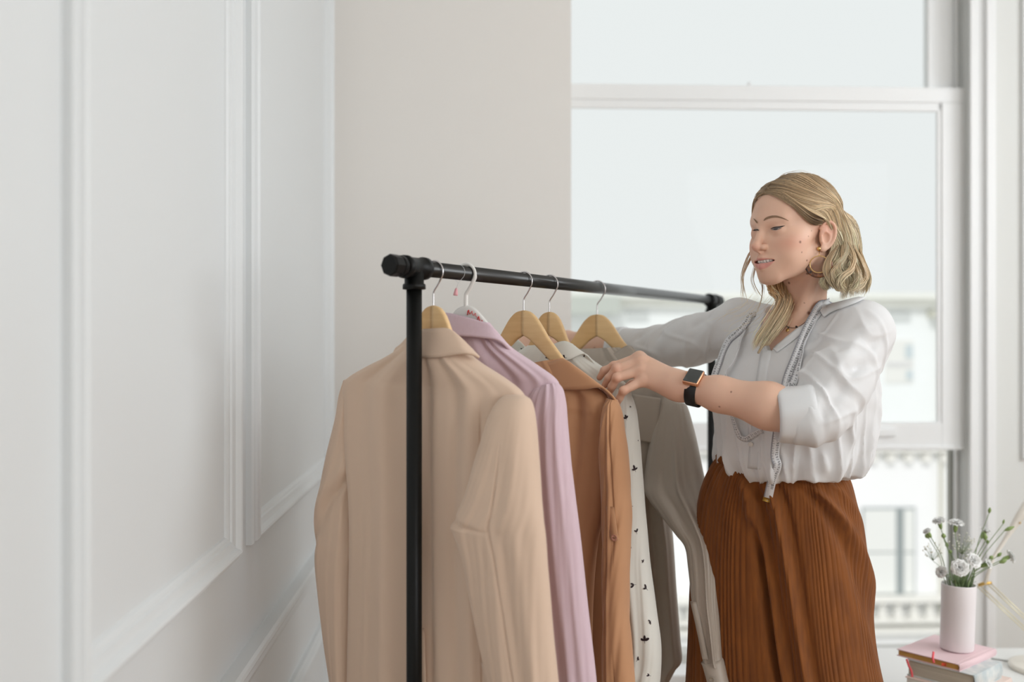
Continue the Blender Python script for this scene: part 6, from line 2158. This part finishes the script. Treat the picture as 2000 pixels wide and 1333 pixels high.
# leaves round the rim
lv = empty('leaf_spray', tuple(mouth), 'spray of narrow green leaves around the vase rim', 'leaves')
for k in range(26):
    a = rnd.uniform(0, 6.28)
    o = Vector((math.cos(a), math.sin(a), 0))
    p0 = mouth - UP * .012 + o * rnd.uniform(.008, .028)
    h_ = rnd.uniform(.018, .042)
    pts = smooth_path([p0, p0 + o * .004 + UP * h_ * .5, p0 + o * rnd.uniform(.008, .024) + UP * h_], 7)
    w = [.0006, .0028, .0042, .0044, .0036, .0022, .0004]
    sd = o.cross(UP).normalized()
    sc_ = rnd.uniform(.7, 1.2)
    obj('leaf', *ribbon([Vector(v) for v in pts], [sd * q * sc_ for q in w], [(o - UP * .3).normalized()] * 7, .0003), M_LEAF, lv)
MB().add(*tube([vc + vd * .03, mouth - UP * .012], .0012, 6)).obj('stem', M_STEM, lv)
# baby's breath: a cloud of tiny blossoms on hair-thin stems
for cx, cy, rr_, cnt, lb in ((1879, 1058, 26, 46, 'cloud of tiny gypsophila blossoms in the middle of the bouquet'), (1822, 1076, 20, 30, 'cloud of tiny gypsophila blossoms on the left of the bouquet'), (1890, 1082, 14, 22, 'low cluster of tiny gypsophila blossoms right of the middle')):
    root = empty('gypsophila', tuple(mouth), lb, 'flower')
    ms, mbm = MB(), MB()
    hub = P(cx, cy + rr_, 2.50)
    ms.add(*tube(stem_path(hub, 2), .0006, 5))
    for k in range(cnt):
        a = rnd.uniform(0, 6.28); r = rr_ * math.sqrt(rnd.random())
        q = P(cx + r * math.cos(a), cy + r * .8 * math.sin(a), 2.50 + rnd.uniform(-.02, .02))
        ms.add(*tube(smooth_path([hub, hub.lerp(q, .5) + Vector((rnd.uniform(-.003, .003), 0, .002)), q], 6), .00022, 4))
        mbm.add(*ball(q, rnd.uniform(.0012, .0024), 6))
    ms.obj('stems', M_STEM, root)['kind'] = 'stuff'
    mbm.obj('blossoms', M_TINY, root)['kind'] = 'stuff'

# ---------------- desk lamp
M_LAMPW = mat('cream_lamp_enamel', rgb(238, 232, 222), 0.35)
M_LBR = mat('lamp_brass', rgb(206, 170, 98), 0.3, metal=0.9)
M_LROD = mat('pale_brass_rod', rgb(222, 214, 184), 0.3, metal=0.4)
dl = 2.78
lb_ = P(2042, 1317, dl); lb_.z = ZT_
lamp = empty('desk_lamp', tuple(lb_), 'cream desk lamp with brass joint and twin rods at the right edge', 'lamp')
MB().add(*lathe(lb_, (0, 0, 1), [(0, .092), (.006, .095), (.012, .093), (.014, .086), (.0145, .02), (.015, .012)], 48)).obj('lamp_base', M_LAMPW, lamp)
pz = P(2042, 1264, dl)
MB().add(*tube([lb_ + UP * .012, pz + UP * .01], .008, 14)).obj('post', M_LBR, lamp)
j0 = P(1910, 1144, dl); j1 = P(1937, 1139, dl - .01)
MB().add(*tube([j0, j0.lerp(j1, .5) + UP * .002, j1], [.0042, .0052, .0040], 12)).obj('elbow_joint', M_LBR, lamp)
for a in (j0, j0.lerp(j1, .78)):
    for o in (-.0035, .0035):
        off = Vector((o * .7, .0, o * .8))
        MB().add(*tube([a + off, pz + off + (a - j0) * .9 - UP * .004], .0016, 8)).obj('rod', M_LROD, lamp)
MB().add(*tube([j0.lerp(j1, .5), P(1940, 1090, dl), P(1966, 1050, dl), P(1990, 1012, dl), P(2022, 962, dl)], [.0055, .0050, .0062, .0125, .0135], 16)).obj('upper_arm', M_LAMPW, lamp)
MB().add(*lathe(P(1992, 1022, dl - .012), Vector((0, -1, 0)), [(0, .0026), (.002, .0026), (.0026, .0015)], 12)).obj('arm_screw', M_LBR, lamp)
sh0 = P(2030, 952, dl)
MB().add(*lathe(sh0, Vector((.62, -.1, -.78)), [(-.02, .016), (0, .03), (.03, .055), (.08, .078), (.085, .079), (.084, .076), (.03, .052), (.0, .026)], 36, cap=False)).obj('lamp_shade', M_LAMPW, lamp)
cd = [P(1936, 1291, 2.87), P(1952, 1295, 2.86), P(1968, 1297, 2.85), P(1985, 1296, 2.86)]
for c in cd: c.z = ZT_ + .0022
MB().add(*tube([Vector(v) for v in smooth_path(cd + [lb_ + Vector((-.02, .088, .003))], 24)], .0021, 8)).obj('lamp_cord', mat('grey_lamp_cord', rgb(176, 176, 174), 0.5), lamp)
